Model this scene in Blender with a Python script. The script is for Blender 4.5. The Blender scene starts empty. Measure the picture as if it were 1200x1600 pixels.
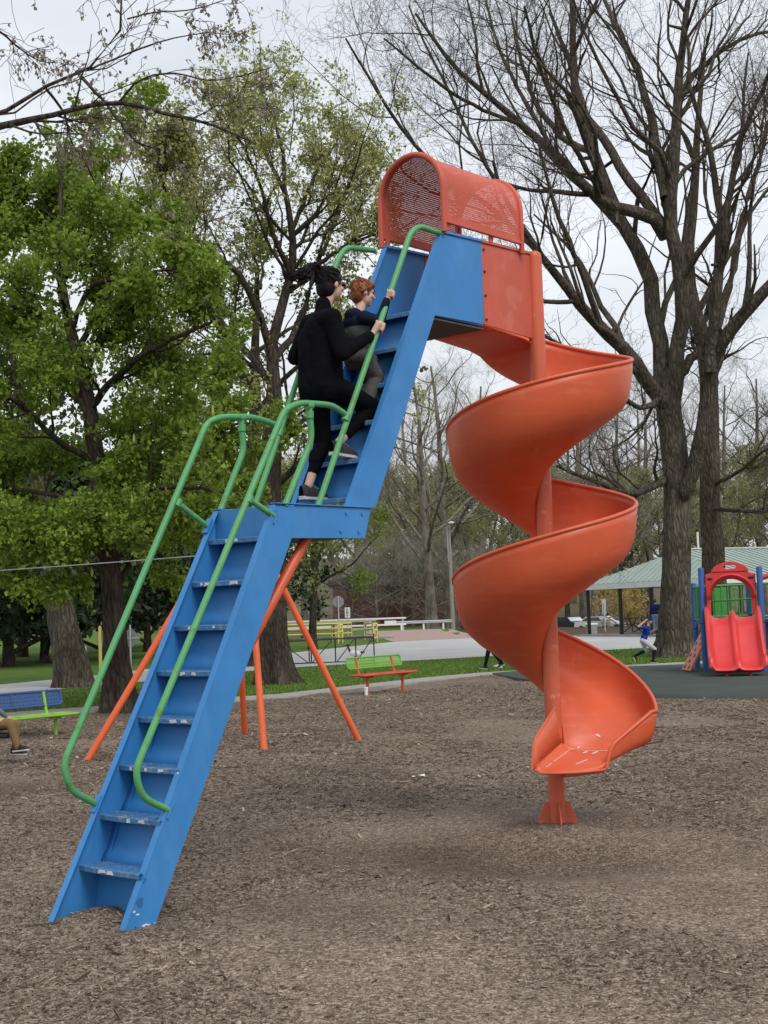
import bpy, bmesh, math, random
import numpy as np
from mathutils import Vector, Matrix

random.seed(7)
rng = np.random.default_rng(11)
scene = bpy.context.scene
col = scene.collection
R = math.radians

# ------------------------------------------------------------------ camera
cam_data = bpy.data.cameras.new('camera')
cam = bpy.data.objects.new('camera', cam_data)
col.objects.link(cam)
scene.camera = cam
PITCH, ROLL = 0.07, -0.035
fw = Vector((0, math.cos(PITCH), math.sin(PITCH)))
up0 = Vector((0, -math.sin(PITCH), math.cos(PITCH)))
rt0 = Vector((1, 0, 0))
rt = rt0 * math.cos(ROLL) + up0 * math.sin(ROLL)
up = -rt0 * math.sin(ROLL) + up0 * math.cos(ROLL)
m = Matrix.Identity(4)
for i in range(3):
    m[i][0], m[i][1], m[i][2] = rt[i], up[i], -fw[i]
m[0][3], m[1][3], m[2][3] = 0.0, 0.0, 1.78
cam.matrix_world = m
cam_data.sensor_fit = 'VERTICAL'
cam_data.sensor_height = 36.0
cam_data.lens = 36.0 * 2166 / 1600
cam_data.clip_start = 0.05
cam_data.clip_end = 3000
cam_data.dof.use_dof = False
cam_data.dof.focus_distance = 10.5
cam_data.dof.aperture_fstop = 8.0

# ------------------------------------------------------------------ sky and sun
SUN_EL, SUN_AZ = R(52), R(150)
world = bpy.data.worlds.new('World')
scene.world = world
world.use_nodes = True
wn, wl = world.node_tree.nodes, world.node_tree.links
wn.clear()
wo = wn.new('ShaderNodeOutputWorld')
bg = wn.new('ShaderNodeBackground')
bg.inputs['Strength'].default_value = 0.1
sky = wn.new('ShaderNodeTexSky')
sky.sky_type = 'NISHITA'
sky.sun_disc = False
sky.sun_elevation = SUN_EL
sky.sun_rotation = SUN_AZ
sky.air_density = 1.5
sky.dust_density = 3.0
tc = wn.new('ShaderNodeTexCoord')
mp = wn.new('ShaderNodeMapping')
mp.inputs['Scale'].default_value = (1.0, 1.0, 2.6)
nz = wn.new('ShaderNodeTexNoise')
nz.inputs['Scale'].default_value = 2.6
nz.inputs['Detail'].default_value = 5
nz.inputs['Roughness'].default_value = 0.5
cr_ = wn.new('ShaderNodeValToRGB')
cr_.color_ramp.elements[0].position = 0.3
cr_.color_ramp.elements[0].color = (5.7, 6.0, 6.6, 1)
cr_.color_ramp.elements[1].position = 0.7
cr_.color_ramp.elements[1].color = (7.9, 8.1, 8.4, 1)
mx = wn.new('ShaderNodeMixRGB')
mx.inputs['Fac'].default_value = 0.9
wl.new(tc.outputs['Generated'], mp.inputs['Vector'])
wl.new(mp.outputs['Vector'], nz.inputs['Vector'])
wl.new(nz.outputs['Fac'], cr_.inputs['Fac'])
wl.new(sky.outputs['Color'], mx.inputs['Color1'])
wl.new(cr_.outputs['Color'], mx.inputs['Color2'])
wl.new(mx.outputs['Color'], bg.inputs['Color'])
wl.new(bg.outputs['Background'], wo.inputs['Surface'])

sun_data = bpy.data.lights.new('sun', 'SUN')
sun_data.energy = 1.5
sun_data.angle = R(25)
sun_data.color = (1.0, 0.97, 0.92)
sun = bpy.data.objects.new('sun', sun_data)
col.objects.link(sun)
# direction towards the sun
sd = Vector((math.sin(SUN_AZ) * math.cos(SUN_EL), math.cos(SUN_AZ) * math.cos(SUN_EL), math.sin(SUN_EL)))
sun.rotation_euler = sd.to_track_quat('Z', 'Y').to_euler()

scene.view_settings.view_transform = 'Standard'
scene.view_settings.look = 'None'
scene.view_settings.exposure = 0.4
scene.view_settings.gamma = 1.0
scene.view_settings.use_curve_mapping = False
scene.render.engine = 'CYCLES'
scene.cycles.max_bounces = 6
scene.cycles.transparent_max_bounces = 12

# ------------------------------------------------------------------ materials
MATS = {}
def mat(name, c1, c2=None, scale=6.0, rough=0.6, bump=0.0, bscale=40.0, detail=6, c3=None, c3_amt=0.35, c3_scale=2.0,
        tint=False, metal=0.0, spec=0.4, stretch=(1, 1, 1), trans=0.0, coord='Object', rough2=None, lo=0.35, hi=0.65):
    """a procedural surface: two-tone noise, optional third-colour patches, bump"""
    if name in MATS: return MATS[name]
    M = bpy.data.materials.new(name)
    M.use_nodes = True
    n, l = M.node_tree.nodes, M.node_tree.links
    b = n['Principled BSDF']
    b.inputs['Roughness'].default_value = rough
    b.inputs['Metallic'].default_value = metal
    b.inputs['Specular IOR Level'].default_value = spec
    t = n.new('ShaderNodeTexCoord')
    mpn = n.new('ShaderNodeMapping'); mpn.inputs['Scale'].default_value = stretch
    l.new(t.outputs[coord], mpn.inputs['Vector'])
    c2 = c2 or tuple(x * 0.8 for x in c1)
    nn = n.new('ShaderNodeTexNoise'); nn.inputs['Scale'].default_value = scale; nn.inputs['Detail'].default_value = detail
    nn.inputs['Roughness'].default_value = 0.6
    l.new(mpn.outputs['Vector'], nn.inputs['Vector'])
    r = n.new('ShaderNodeValToRGB')
    r.color_ramp.elements[0].position = lo; r.color_ramp.elements[1].position = hi
    r.color_ramp.elements[0].color = (*c2, 1); r.color_ramp.elements[1].color = (*c1, 1)
    l.new(nn.outputs['Fac'], r.inputs['Fac'])
    out = r.outputs['Color']
    if c3:
        n3 = n.new('ShaderNodeTexNoise'); n3.inputs['Scale'].default_value = c3_scale; n3.inputs['Detail'].default_value = 8
        n3.inputs['Roughness'].default_value = 0.65
        l.new(mpn.outputs['Vector'], n3.inputs['Vector'])
        r3 = n.new('ShaderNodeValToRGB')
        r3.color_ramp.elements[0].position = 1 - c3_amt - 0.03; r3.color_ramp.elements[1].position = 1 - c3_amt + 0.03
        l.new(n3.outputs['Fac'], r3.inputs['Fac'])
        mm = n.new('ShaderNodeMixRGB'); mm.inputs['Color2'].default_value = (*c3, 1)
        l.new(r3.outputs['Color'], mm.inputs['Fac']); l.new(out, mm.inputs['Color1'])
        out = mm.outputs['Color']
    if tint:
        a = n.new('ShaderNodeAttribute'); a.attribute_name = 'tint'
        mm = n.new('ShaderNodeMixRGB'); mm.blend_type = 'MULTIPLY'; mm.inputs['Fac'].default_value = 1
        l.new(out, mm.inputs['Color1']); l.new(a.outputs['Color'], mm.inputs['Color2'])
        out = mm.outputs['Color']
    l.new(out, b.inputs['Base Color'])
    if rough2 is not None:
        rr = n.new('ShaderNodeMapRange')
        rr.inputs['To Min'].default_value = rough; rr.inputs['To Max'].default_value = rough2
        l.new(nn.outputs['Fac'], rr.inputs['Value']); l.new(rr.outputs['Result'], b.inputs['Roughness'])
    if bump:
        nb = n.new('ShaderNodeTexNoise'); nb.inputs['Scale'].default_value = bscale; nb.inputs['Detail'].default_value = 6
        l.new(mpn.outputs['Vector'], nb.inputs['Vector'])
        bp = n.new('ShaderNodeBump'); bp.inputs['Strength'].default_value = bump; bp.inputs['Distance'].default_value = 0.02
        l.new(nb.outputs['Fac'], bp.inputs['Height']); l.new(bp.outputs['Normal'], b.inputs['Normal'])
    if trans:
        tr = n.new('ShaderNodeBsdfTranslucent'); l.new(out, tr.inputs['Color'])
        mxs = n.new('ShaderNodeMixShader'); mxs.inputs['Fac'].default_value = trans
        l.new(b.outputs['BSDF'], mxs.inputs[1]); l.new(tr.outputs['BSDF'], mxs.inputs[2])
        l.new(mxs.outputs['Shader'], n['Material Output'].inputs['Surface'])
    MATS[name] = M
    return M

def bark_mat(name, c1, c2, sc=1.0, b=0.8):
    """furrowed bark: long warped ridges, lichen-pale patches"""
    M = bpy.data.materials.new(name); M.use_nodes = True
    n, l = M.node_tree.nodes, M.node_tree.links; bs = n['Principled BSDF']
    bs.inputs['Roughness'].default_value = .95; bs.inputs['Specular IOR Level'].default_value = .1
    t = n.new('ShaderNodeTexCoord'); m1 = n.new('ShaderNodeMapping'); m1.inputs['Scale'].default_value = (1, 1, .26)
    l.new(t.outputs['Object'], m1.inputs['Vector'])
    w = n.new('ShaderNodeTexNoise'); w.inputs['Scale'].default_value = 3 * sc; w.inputs['Detail'].default_value = 4
    l.new(m1.outputs['Vector'], w.inputs['Vector'])
    ad = n.new('ShaderNodeMixRGB'); ad.blend_type = 'ADD'; ad.inputs['Fac'].default_value = .25
    l.new(m1.outputs['Vector'], ad.inputs['Color1']); l.new(w.outputs['Color'], ad.inputs['Color2'])
    v = n.new('ShaderNodeTexVoronoi'); v.feature = 'DISTANCE_TO_EDGE'; v.inputs['Scale'].default_value = 9 * sc
    l.new(ad.outputs['Color'], v.inputs['Vector'])
    nf = n.new('ShaderNodeTexNoise'); nf.inputs['Scale'].default_value = 22 * sc; nf.inputs['Detail'].default_value = 8
    l.new(m1.outputs['Vector'], nf.inputs['Vector'])
    mu = n.new('ShaderNodeMath'); mu.operation = 'MULTIPLY_ADD'; mu.inputs[1].default_value = 1.6
    l.new(v.outputs['Distance'], mu.inputs[0]); l.new(nf.outputs['Fac'], mu.inputs[2])
    r = n.new('ShaderNodeValToRGB'); r.color_ramp.elements[0].position = .42; r.color_ramp.elements[1].position = .95
    r.color_ramp.elements[0].color = (*c2, 1); r.color_ramp.elements[1].color = (*c1, 1)
    l.new(mu.outputs['Value'], r.inputs['Fac'])
    nb = n.new('ShaderNodeTexNoise'); nb.inputs['Scale'].default_value = 1.3; nb.inputs['Detail'].default_value = 6
    l.new(t.outputs['Object'], nb.inputs['Vector'])
    r2 = n.new('ShaderNodeValToRGB'); r2.color_ramp.elements[0].position = .35; r2.color_ramp.elements[0].color = (.75, .72, .68, 1); r2.color_ramp.elements[1].position = .7; r2.color_ramp.elements[1].color = (1.35, 1.36, 1.30, 1)
    l.new(nb.outputs['Fac'], r2.inputs['Fac'])
    mm = n.new('ShaderNodeMixRGB'); mm.blend_type = 'MULTIPLY'; mm.inputs['Fac'].default_value = 1
    l.new(r.outputs['Color'], mm.inputs['Color1']); l.new(r2.outputs['Color'], mm.inputs['Color2']); l.new(mm.outputs['Color'], bs.inputs['Base Color'])
    bp = n.new('ShaderNodeBump'); bp.inputs['Strength'].default_value = b; bp.inputs['Distance'].default_value = .05
    l.new(mu.outputs['Value'], bp.inputs['Height']); l.new(bp.outputs['Normal'], bs.inputs['Normal'])
    MATS[name] = M
    return M

def add_streaks(M, color, stretch, scale, lo, hi, fac):
    """thin worn streaks laid over an existing paint"""
    n, l = M.node_tree.nodes, M.node_tree.links; b = n['Principled BSDF']
    src = b.inputs['Base Color'].links[0].from_socket
    t = n.new('ShaderNodeTexCoord'); mp_ = n.new('ShaderNodeMapping'); mp_.inputs['Scale'].default_value = stretch
    l.new(t.outputs['Object'], mp_.inputs['Vector'])
    nn = n.new('ShaderNodeTexNoise'); nn.inputs['Scale'].default_value = scale; nn.inputs['Detail'].default_value = 9; nn.inputs['Roughness'].default_value = .7
    l.new(mp_.outputs['Vector'], nn.inputs['Vector'])
    r = n.new('ShaderNodeMapRange'); r.inputs['From Min'].default_value = lo; r.inputs['From Max'].default_value = hi; r.inputs['To Max'].default_value = fac
    l.new(nn.outputs['Fac'], r.inputs['Value'])
    mx_ = n.new('ShaderNodeMixRGB'); mx_.inputs['Color2'].default_value = (*color, 1)
    l.new(r.outputs['Result'], mx_.inputs['Fac']); l.new(src, mx_.inputs['Color1']); l.new(mx_.outputs['Color'], b.inputs['Base Color'])

# ------------------------------------------------------------------ mesh helpers
class MB:
    """collects boxes, tubes, plates ... and links them as one mesh object"""
    def __init__(s): s.v = []; s.f = []
    def add(s, V, F):
        o = len(s.v); s.v += [tuple(map(float, p)) for p in V]; s.f += [tuple(int(i) + o for i in q) for q in F]
        return s
    def box(s, c, size, rot=None):
        hx, hy, hz = (x / 2 for x in size)
        V = [Vector((x, y, z)) for z in (-hz, hz) for y in (-hy, hy) for x in (-hx, hx)]
        if rot is not None: V = [rot @ q for q in V]
        V = [q + Vector(c) for q in V]
        return s.add(V, [(0, 2, 3, 1), (4, 5, 7, 6), (0, 1, 5, 4), (2, 6, 7, 3), (0, 4, 6, 2), (1, 3, 7, 5)])
    def bar(s, p, q, w, h, upv=(0, 0, 1)):
        p, q = Vector(p), Vector(q); d = (q - p); L = d.length; d.normalize()
        upv = Vector(upv)
        if abs(d.dot(upv)) > 0.99: upv = Vector((1, 0, 0))
        side = d.cross(upv).normalized(); u2 = side.cross(d).normalized()
        rot = Matrix((d, side, u2)).transposed()
        return s.box((p + q) / 2, (L, w, h), rot)
    def tube(s, pts, r, sides=10, cap=True):
        pts = [Vector(p) for p in pts]; n = len(pts)
        rad = r if hasattr(r, '__len__') else [r] * n
        T = []
        for i in range(n):
            a = pts[max(i - 1, 0)]; b = pts[min(i + 1, n - 1)]
            T.append((b - a).normalized())
        ref = Vector((0, 0, 1)) if abs(T[0].z) < 0.9 else Vector((1, 0, 0))
        N = (ref - T[0] * ref.dot(T[0])).normalized()
        V = []
        for i in range(n):
            N = (N - T[i] * N.dot(T[i])).normalized(); Bn = T[i].cross(N)
            for k in range(sides):
                a = 2 * math.pi * k / sides
                V.append(pts[i] + (N * math.cos(a) + Bn * math.sin(a)) * rad[i])
        F = []
        for i in range(n - 1):
            for k in range(sides):
                k2 = (k + 1) % sides
                F.append((i * sides + k, i * sides + k2, (i + 1) * sides + k2, (i + 1) * sides + k))
        if cap:
            F.append(tuple(range(sides))[::-1]); F.append(tuple((n - 1) * sides + k for k in range(sides)))
        return s.add(V, F)
    def lathe(s, prof, c=(0, 0, 0), sides=20):
        V, F = [], []
        for r, z in prof:
            for k in range(sides):
                a = 2 * math.pi * k / sides
                V.append((c[0] + r * math.cos(a), c[1] + r * math.sin(a), c[2] + z))
        for i in range(len(prof) - 1):
            for k in range(sides):
                k2 = (k + 1) % sides
                F.append((i * sides + k, i * sides + k2, (i + 1) * sides + k2, (i + 1) * sides + k))
        F.append(tuple(range(sides))[::-1]); F.append(tuple((len(prof) - 1) * sides + k for k in range(sides)))
        return s.add(V, F)
    def plate(s, poly, to3, t0, t1):
        """extrude a 2-D outline between offsets t0 and t1; to3(a, b, t) -> point"""
        n = len(poly)
        V = [to3(a, b, t0) for a, b in poly] + [to3(a, b, t1) for a, b in poly]
        F = [tuple(range(n))[::-1], tuple(range(n, 2 * n))]
        for i in range(n):
            j = (i + 1) % n
            F.append((i, j, n + j, n + i))
        return s.add(V, F)
    def grid(s, rows):
        nr, nc = len(rows), len(rows[0])
        V = [p for r_ in rows for p in r_]
        F = [(i * nc + j, i * nc + j + 1, (i + 1) * nc + j + 1, (i + 1) * nc + j) for i in range(nr - 1) for j in range(nc - 1)]
        return s.add(V, F)
    def build(s, name, material, parent=None, smooth=False, bevel=0.0, fix=True, sharp=40, solid=0.0, seg=2):
        me = bpy.data.meshes.new(name)
        me.from_pydata(s.v, [], s.f); me.update()
        if fix:
            bm = bmesh.new(); bm.from_mesh(me); bmesh.ops.recalc_face_normals(bm, faces=bm.faces); bm.to_mesh(me); bm.free()
        o = bpy.data.objects.new(name, me)
        col.objects.link(o)
        if material: me.materials.append(material)
        if parent: o.parent = parent
        if smooth:
            me.polygons.foreach_set('use_smooth', [True] * len(me.polygons))
            me.set_sharp_from_angle(angle=R(sharp))
        if solid:
            md = o.modifiers.new('thickness', 'SOLIDIFY'); md.thickness = solid; md.offset = 0
        if bevel:
            md = o.modifiers.new('bevel', 'BEVEL'); md.width = bevel; md.segments = seg; md.limit_method = 'ANGLE'; md.angle_limit = R(35)
        return o

def mesh_np(name, V, F, material, parent=None, smooth=False, tint=None):
    """fast mesh from numpy arrays; F is a list of (m,k) index arrays"""
    me = bpy.data.meshes.new(name)
    V = np.asarray(V, dtype=np.float32)
    F = [np.asarray(a, dtype=np.int32) for a in F if len(a)]
    nl = sum(a.size for a in F); nf = sum(len(a) for a in F)
    me.vertices.add(len(V)); me.vertices.foreach_set('co', V.ravel())
    me.loops.add(nl); me.loops.foreach_set('vertex_index', np.concatenate([a.ravel() for a in F]))
    tot = np.concatenate([np.full(len(a), a.shape[1], dtype=np.int32) for a in F])
    st = np.concatenate([[0], np.cumsum(tot)[:-1]]).astype(np.int32)
    me.polygons.add(nf)
    me.polygons.foreach_set('loop_start', st)
    me.polygons.foreach_set('use_smooth', np.full(nf, smooth))
    me.update(calc_edges=True)
    me.validate()
    if tint is not None:
        a = me.attributes.new('tint', 'FLOAT_COLOR', 'POINT')
        t4 = np.ones((len(V), 4), dtype=np.float32); t4[:, :3] = tint
        a.data.foreach_set('color', t4.ravel())
    if material: me.materials.append(material)
    o = bpy.data.objects.new(name, me)
    col.objects.link(o)
    if parent: o.parent = parent
    return o

def tag(o, label=None, cat=None, group=None, kind=None):
    if label: o['label'] = label
    if cat: o['category'] = cat
    if group: o['group'] = group
    if kind: o['kind'] = kind
    return o
def thing(name, label, cat, loc=(0, 0, 0), rz=0.0, group=None):
    o = bpy.data.objects.new(name, None); col.objects.link(o)
    o.empty_display_size = 0.2
    o.location = loc; o.rotation_euler = (0, 0, rz)
    return tag(o, label, cat, group)
def copy_tree(o, parent=None):
    c = o.copy(); col.objects.link(c); c.parent = parent
    for ch in o.children: copy_tree(ch, c)
    return c
def arc(pts, n=6, rad=0.1):
    """round the corners of a polyline"""
    P = [Vector(p) for p in pts]; out = [P[0]]
    for i in range(1, len(P) - 1):
        a, b, c = P[i - 1], P[i], P[i + 1]
        d = min(rad, (a - b).length * .45, (c - b).length * .45)
        p, q = b + (a - b).normalized() * d, b + (c - b).normalized() * d
        for k in range(n + 1):
            t = k / n; out.append(p * (1 - t) ** 2 + b * 2 * t * (1 - t) + q * t * t)
    return out + [P[-1]]
def catmull(pts, n=6):
    P = [Vector(p) for p in pts]; out = []
    for i in range(len(P) - 1):
        p0 = P[max(i - 1, 0)]; p1 = P[i]; p2 = P[i + 1]; p3 = P[min(i + 2, len(P) - 1)]
        for k in range(n):
            t = k / n
            out.append(0.5 * ((2 * p1) + (p2 - p0) * t + (2 * p0 - 5 * p1 + 4 * p2 - p3) * t * t + (3 * p1 - p0 - 3 * p2 + p3) * t ** 3))
    return out + [P[-1]]

# ------------------------------------------------------------------ ground
SLIDE_X, SLIDE_Y, SLIDE_A = -1.6882, 8.2203, 0.8504         # foot of the ladder and the way it climbs
POLE = (1.2968, 11.1887)                                    # centre post of the spiral
_wd = rng.uniform(0, 2 * np.pi, 24); _wk = rng.uniform(0.5, 5.0, 24); _wp = rng.uniform(0, 6.28, 24)
def wob(x, y):
    s = 0
    for d, k, p in zip(_wd, _wk, _wp):
        s = s + np.sin((x * np.cos(d) + y * np.sin(d)) * k + p) / (k ** 0.8)
    return s
EDGE = np.array([(-40, 10.), (-20, 17.), (-12, 22.), (-6.9, 26.2), (-4.6, 27.7), (-2.2, 29.0), (1.16, 34.0), (2.8, 35.6), (5, 36.4), (9, 37.6), (40, 42.)])
def edge_y(x): return np.interp(x, EDGE[:, 0], EDGE[:, 1])
def hm(x, y):
    """height of the wood-chip bed"""
    x = np.asarray(x, float); y = np.asarray(y, float)
    z = wob(x, y) * 0.010
    z = z - 0.10 * np.exp(-(((x - POLE[0] + 0.15) / 0.85) ** 2 + ((y - POLE[1] + 1.25) / 0.6) ** 2)) + 0.05 * np.exp(-(((x - POLE[0]) / .45) ** 2 + ((y - POLE[1]) / .45) ** 2))       # worn hollow at the exit
    z = z - 0.09 * np.exp(-(((x - POLE[0] - 0.5) / 0.3) ** 2 + ((y - POLE[1] - 0.02) / 0.2) ** 2))
    z = z + 0.03 * np.exp(-(((x - POLE[0] - 0.9) / 0.6) ** 2 + ((y - POLE[1] - 0.6) / 0.4) ** 2))
    ca, sa = np.cos(SLIDE_A), np.sin(SLIDE_A)
    ls = (x - SLIDE_X) * ca + (y - SLIDE_Y) * sa; lt = -(x - SLIDE_X) * sa + (y - SLIDE_Y) * ca
    z = z + 0.07 * np.exp(-((ls - 0.04) / 0.15) ** 2 - ((lt - 0.10) / 0.2) ** 2)                               # pile between the stringers
    z = z + 0.04 * np.exp(-((ls + 0.25) / 0.25) ** 2 - (lt / 0.35) ** 2)
    return z
M_SOIL = mat('soil', (.10, .075, .055), (.06, .045, .033), scale=3, rough=1, spec=.1)
M_LAWN = mat('lawn_green', (.105, .175, .035), (.07, .125, .026), scale=1.2, rough=1, bump=.8, bscale=60, spec=.1, c3=(.16, .15, .07), c3_amt=.36, c3_scale=.5)
def mulch_material():
    M = bpy.data.materials.new('wood_chip_bed'); M.use_nodes = True
    n, l = M.node_tree.nodes, M.node_tree.links; b = n['Principled BSDF']
    b.inputs['Roughness'].default_value = 1; b.inputs['Specular IOR Level'].default_value = .1
    t = n.new('ShaderNodeTexCoord')
    # small elongated shreds: voronoi in a stretched, noise-turned space
    warp = n.new('ShaderNodeTexNoise'); warp.inputs['Scale'].default_value = 9
    add = n.new('ShaderNodeMixRGB'); add.blend_type = 'ADD'; add.inputs['Fac'].default_value = 0.12
    l.new(t.outputs['Object'], warp.inputs['Vector']); l.new(t.outputs['Object'], add.inputs['Color1']); l.new(warp.outputs['Color'], add.inputs['Color2'])
    cols = []
    outs = []
    for sc, st in ((38, (1, 3.4, 1)), (44, (3.0, 1, 1))):
        mp_ = n.new('ShaderNodeMapping'); mp_.inputs['Scale'].default_value = st
        l.new(add.outputs['Color'], mp_.inputs['Vector'])
        v = n.new('ShaderNodeTexVoronoi'); v.inputs['Scale'].default_value = sc
        l.new(mp_.outputs['Vector'], v.inputs['Vector'])
        outs.append(v)
    big = n.new('ShaderNodeTexNoise'); big.inputs['Scale'].default_value = 0.55; big.inputs['Detail'].default_value = 7; big.inputs['Roughness'].default_value = .62
    l.new(t.outputs['Object'], big.inputs['Vector'])
    mixv = n.new('ShaderNodeMixRGB'); mixv.inputs['Fac'].default_value = .5
    l.new(outs[0].outputs['Color'], mixv.inputs['Color1']); l.new(outs[1].outputs['Color'], mixv.inputs['Color2'])
    bw = n.new('ShaderNodeRGBToBW'); l.new(mixv.outputs['Color'], bw.inputs['Color'])
    rp = n.new('ShaderNodeValToRGB')
    e = rp.color_ramp.elements
    e[0].position = .18; e[0].color = (.055, .042, .034, 1); e[1].position = .82; e[1].color = (.44, .355, .285, 1)
    k = rp.color_ramp.elements.new(.5); k.color = (.185, .145, .115, 1)
    l.new(bw.outputs['Val'], rp.inputs['Fac'])
    rb = n.new('ShaderNodeValToRGB')
    rb.color_ramp.elements[0].position = .34; rb.color_ramp.elements[0].color = (.78, .76, .74, 1)
    rb.color_ramp.elements[1].position = .62; rb.color_ramp.elements[1].color = (1.12, 1.1, 1.08, 1)
    l.new(big.outputs['Fac'], rb.inputs['Fac'])
    mu = n.new('ShaderNodeMixRGB'); mu.blend_type = 'MULTIPLY'; mu.inputs['Fac'].default_value = 1
    l.new(rp.outputs['Color'], mu.inputs['Color1']); l.new(rb.outputs['Color'], mu.inputs['Color2'])
    at = n.new('ShaderNodeAttribute'); at.attribute_name = 'tint'
    mt_ = n.new('ShaderNodeMixRGB'); mt_.blend_type = 'MULTIPLY'; mt_.inputs['Fac'].default_value = 1
    l.new(mu.outputs['Color'], mt_.inputs['Color1']); l.new(at.outputs['Color'], mt_.inputs['Color2'])
    l.new(mt_.outputs['Color'], b.inputs['Base Color'])
    bp = n.new('ShaderNodeBump'); bp.inputs['Strength'].default_value = .9; bp.inputs['Distance'].default_value = .015
    l.new(bw.outputs['Val'], bp.inputs['Height']); l.new(bp.outputs['Normal'], b.inputs['Normal'])
    return M
M_MULCH = mulch_material()

g = MB(); g.grid([[(-1500, -300, -.35), (1500, -300, -.35)], [(-1500, 2500, -.35), (1500, 2500, -.35)]])
tag(g.build('ground', M_SOIL), kind='structure')
# wood-chip bed: a grid that is finer near the camera
xs = np.arange(-9, 11, 0.09); xs = np.concatenate([np.linspace(-22, -9.2, 40), xs, np.linspace(11.2, 24, 40)])
ys = [1.0]
while ys[-1] < 39: ys.append(ys[-1] + 0.045 + 0.0075 * ys[-1])
ys = np.array(ys)
X, Y = np.meshgrid(xs, ys)
Z = hm(X, Y) - 0.14 * np.clip((Y - edge_y(X)) / 0.25, 0, 1)
V = np.stack([X, Y, Z], -1).reshape(-1, 3)
nr, nc = X.shape
idx = np.arange(nr * nc).reshape(nr, nc)
F = np.stack([idx[:-1, :-1], idx[:-1, 1:], idx[1:, 1:], idx[1:, :-1]], -1).reshape(-1, 4)
def worn_at(x, y):
    """trampled dark fines: at the slide exit, round the post and beside the ladder foot"""
    n1 = wob(x * 1.3 + 3, y * 1.3) * .12
    w = np.exp(-(((x - POLE[0] + .35) / 1.5) ** 2 + ((y - POLE[1] + 1.15) / .75) ** 2)) + .8 * np.exp(-(((x - POLE[0] - .55) / .5) ** 2 + ((y - POLE[1]) / .3) ** 2))
    w = w + .6 * np.exp(-(((x + .55) / .6) ** 2 + ((y - 8.35) / .5) ** 2)) + .55 * np.exp(-(((x + 4.6) / 1.4) ** 2 + ((y - 15.6) / .7) ** 2))
    return np.clip(w * (1 + n1) + n1 * .25, 0, 1)
wv = worn_at(V[:, 0], V[:, 1])[:, None]
tag(mesh_np('wood_chip_bed', V, [F], M_MULCH, smooth=True, tint=1.0 - wv * np.array([.40, .42, .44])), kind='structure')

def sstep(a): a = np.clip(a, 0, 1); return a * a * (3 - 2 * a)
def terrain(x, y):
    """the ground falls by about a metre behind the shelter"""
    return -0.9 * float(sstep((y - 74) / 18) * sstep((x - 4.5) / 4))
def strip(name, front, back, z, material, n=60, thick=0.0, rows_n=14, pw=1.0):
    """a sheet between two polylines (x ascending), z may be a function"""
    f, b_ = np.array(front, float), np.array(back, float)
    def res(P):
        d = np.concatenate([[0], np.cumsum(np.hypot(*np.diff(P, axis=0).T))]); t = np.linspace(0, d[-1], n)
        return np.stack([np.interp(t, d, P[:, 0]), np.interp(t, d, P[:, 1])], 1)
    f, b_ = res(f), res(b_)
    rows = []
    for k in np.linspace(0, 1, rows_n) ** pw:
        p = f * (1 - k) + b_ * k; rows.append([(x, y, z + terrain(x, y)) for x, y in p])
    mb = MB(); mb.grid(rows)
    if thick:
        mb.grid([[(x, y, z) for x, y in f], [(x, y - .02, z - thick) for x, y in f]])
    return tag(mb.build(name, material), kind='structure')
M_CONC = mat('pale_concrete', (.36, .34, .31), (.29, .27, .25), scale=4, rough=.95, bump=.15, spec=.15)
M_ASPH = mat('worn_asphalt', (.46, .46, .45), (.36, .36, .36), scale=1.1, rough=.95, spec=.15, stretch=(.25, 1, 1))
M_PINK = mat('reddish_paving', (.38, .26, .24), (.31, .22, .205), scale=2, rough=.95, spec=.15)
M_RUB = mat('rubber_surface', (.070, .080, .074), (.052, .060, .056), scale=30, rough=.95, spec=.15, bump=.3, bscale=120, c3=(.06, .085, .072), c3_amt=.45, c3_scale=1.0)
E2 = EDGE[(EDGE[:, 0] > -39)]
strip('lawn', [(x, y + .3) for x, y in EDGE], [(-700, 900), (700, 900)], 0.02, M_LAWN, n=160, rows_n=120, pw=2.6)
strip('mulch_side_path', EDGE[1:10], [(x - .25, y + 1.15) for x, y in EDGE[1:10]], 0.035, M_CONC, thick=.12)
strip('asphalt_road', [(-40, 24), (-20, 29.5), (-9.46, 34.3), (-7.2, 37.6), (-3.44, 44.5), (3.36, 48.2), (9, 51), (40, 60)],
      [(-46, 30), (-22, 34), (-11.5, 38.8), (-9.5, 43), (-7, 52), (.44, 75), (14, 80), (60, 92)], 0.028, M_ASPH)
strip('reddish_road', [(.2, 74.8), (7, 77.3), (14, 79.9), (60, 91.8)], [(-2, 113), (8, 114), (16, 128), (70, 150)], 0.033, M_PINK)
rows = []
for dy, hz_ in ((190, -1.5), (215, 3.5), (245, 8.5), (290, 12.0), (360, 13.0)):
    rows.append([(x, dy + 8 * math.sin(x * .021), hz_ * (1 + .12 * math.sin(x * .05 + dy)) + (.6 * math.sin(x * .31) if hz_ > 0 else 0)) for x in range(-330, 331, 6)])
mb = MB(); mb.grid(rows); tag(mb.build('wooded_rise', mat('leaf_litter', (.15, .13, .085), (.09, .09, .05), scale=.25, rough=1, spec=.1, bump=.8, bscale=1.2), smooth=True), kind='structure')
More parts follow.
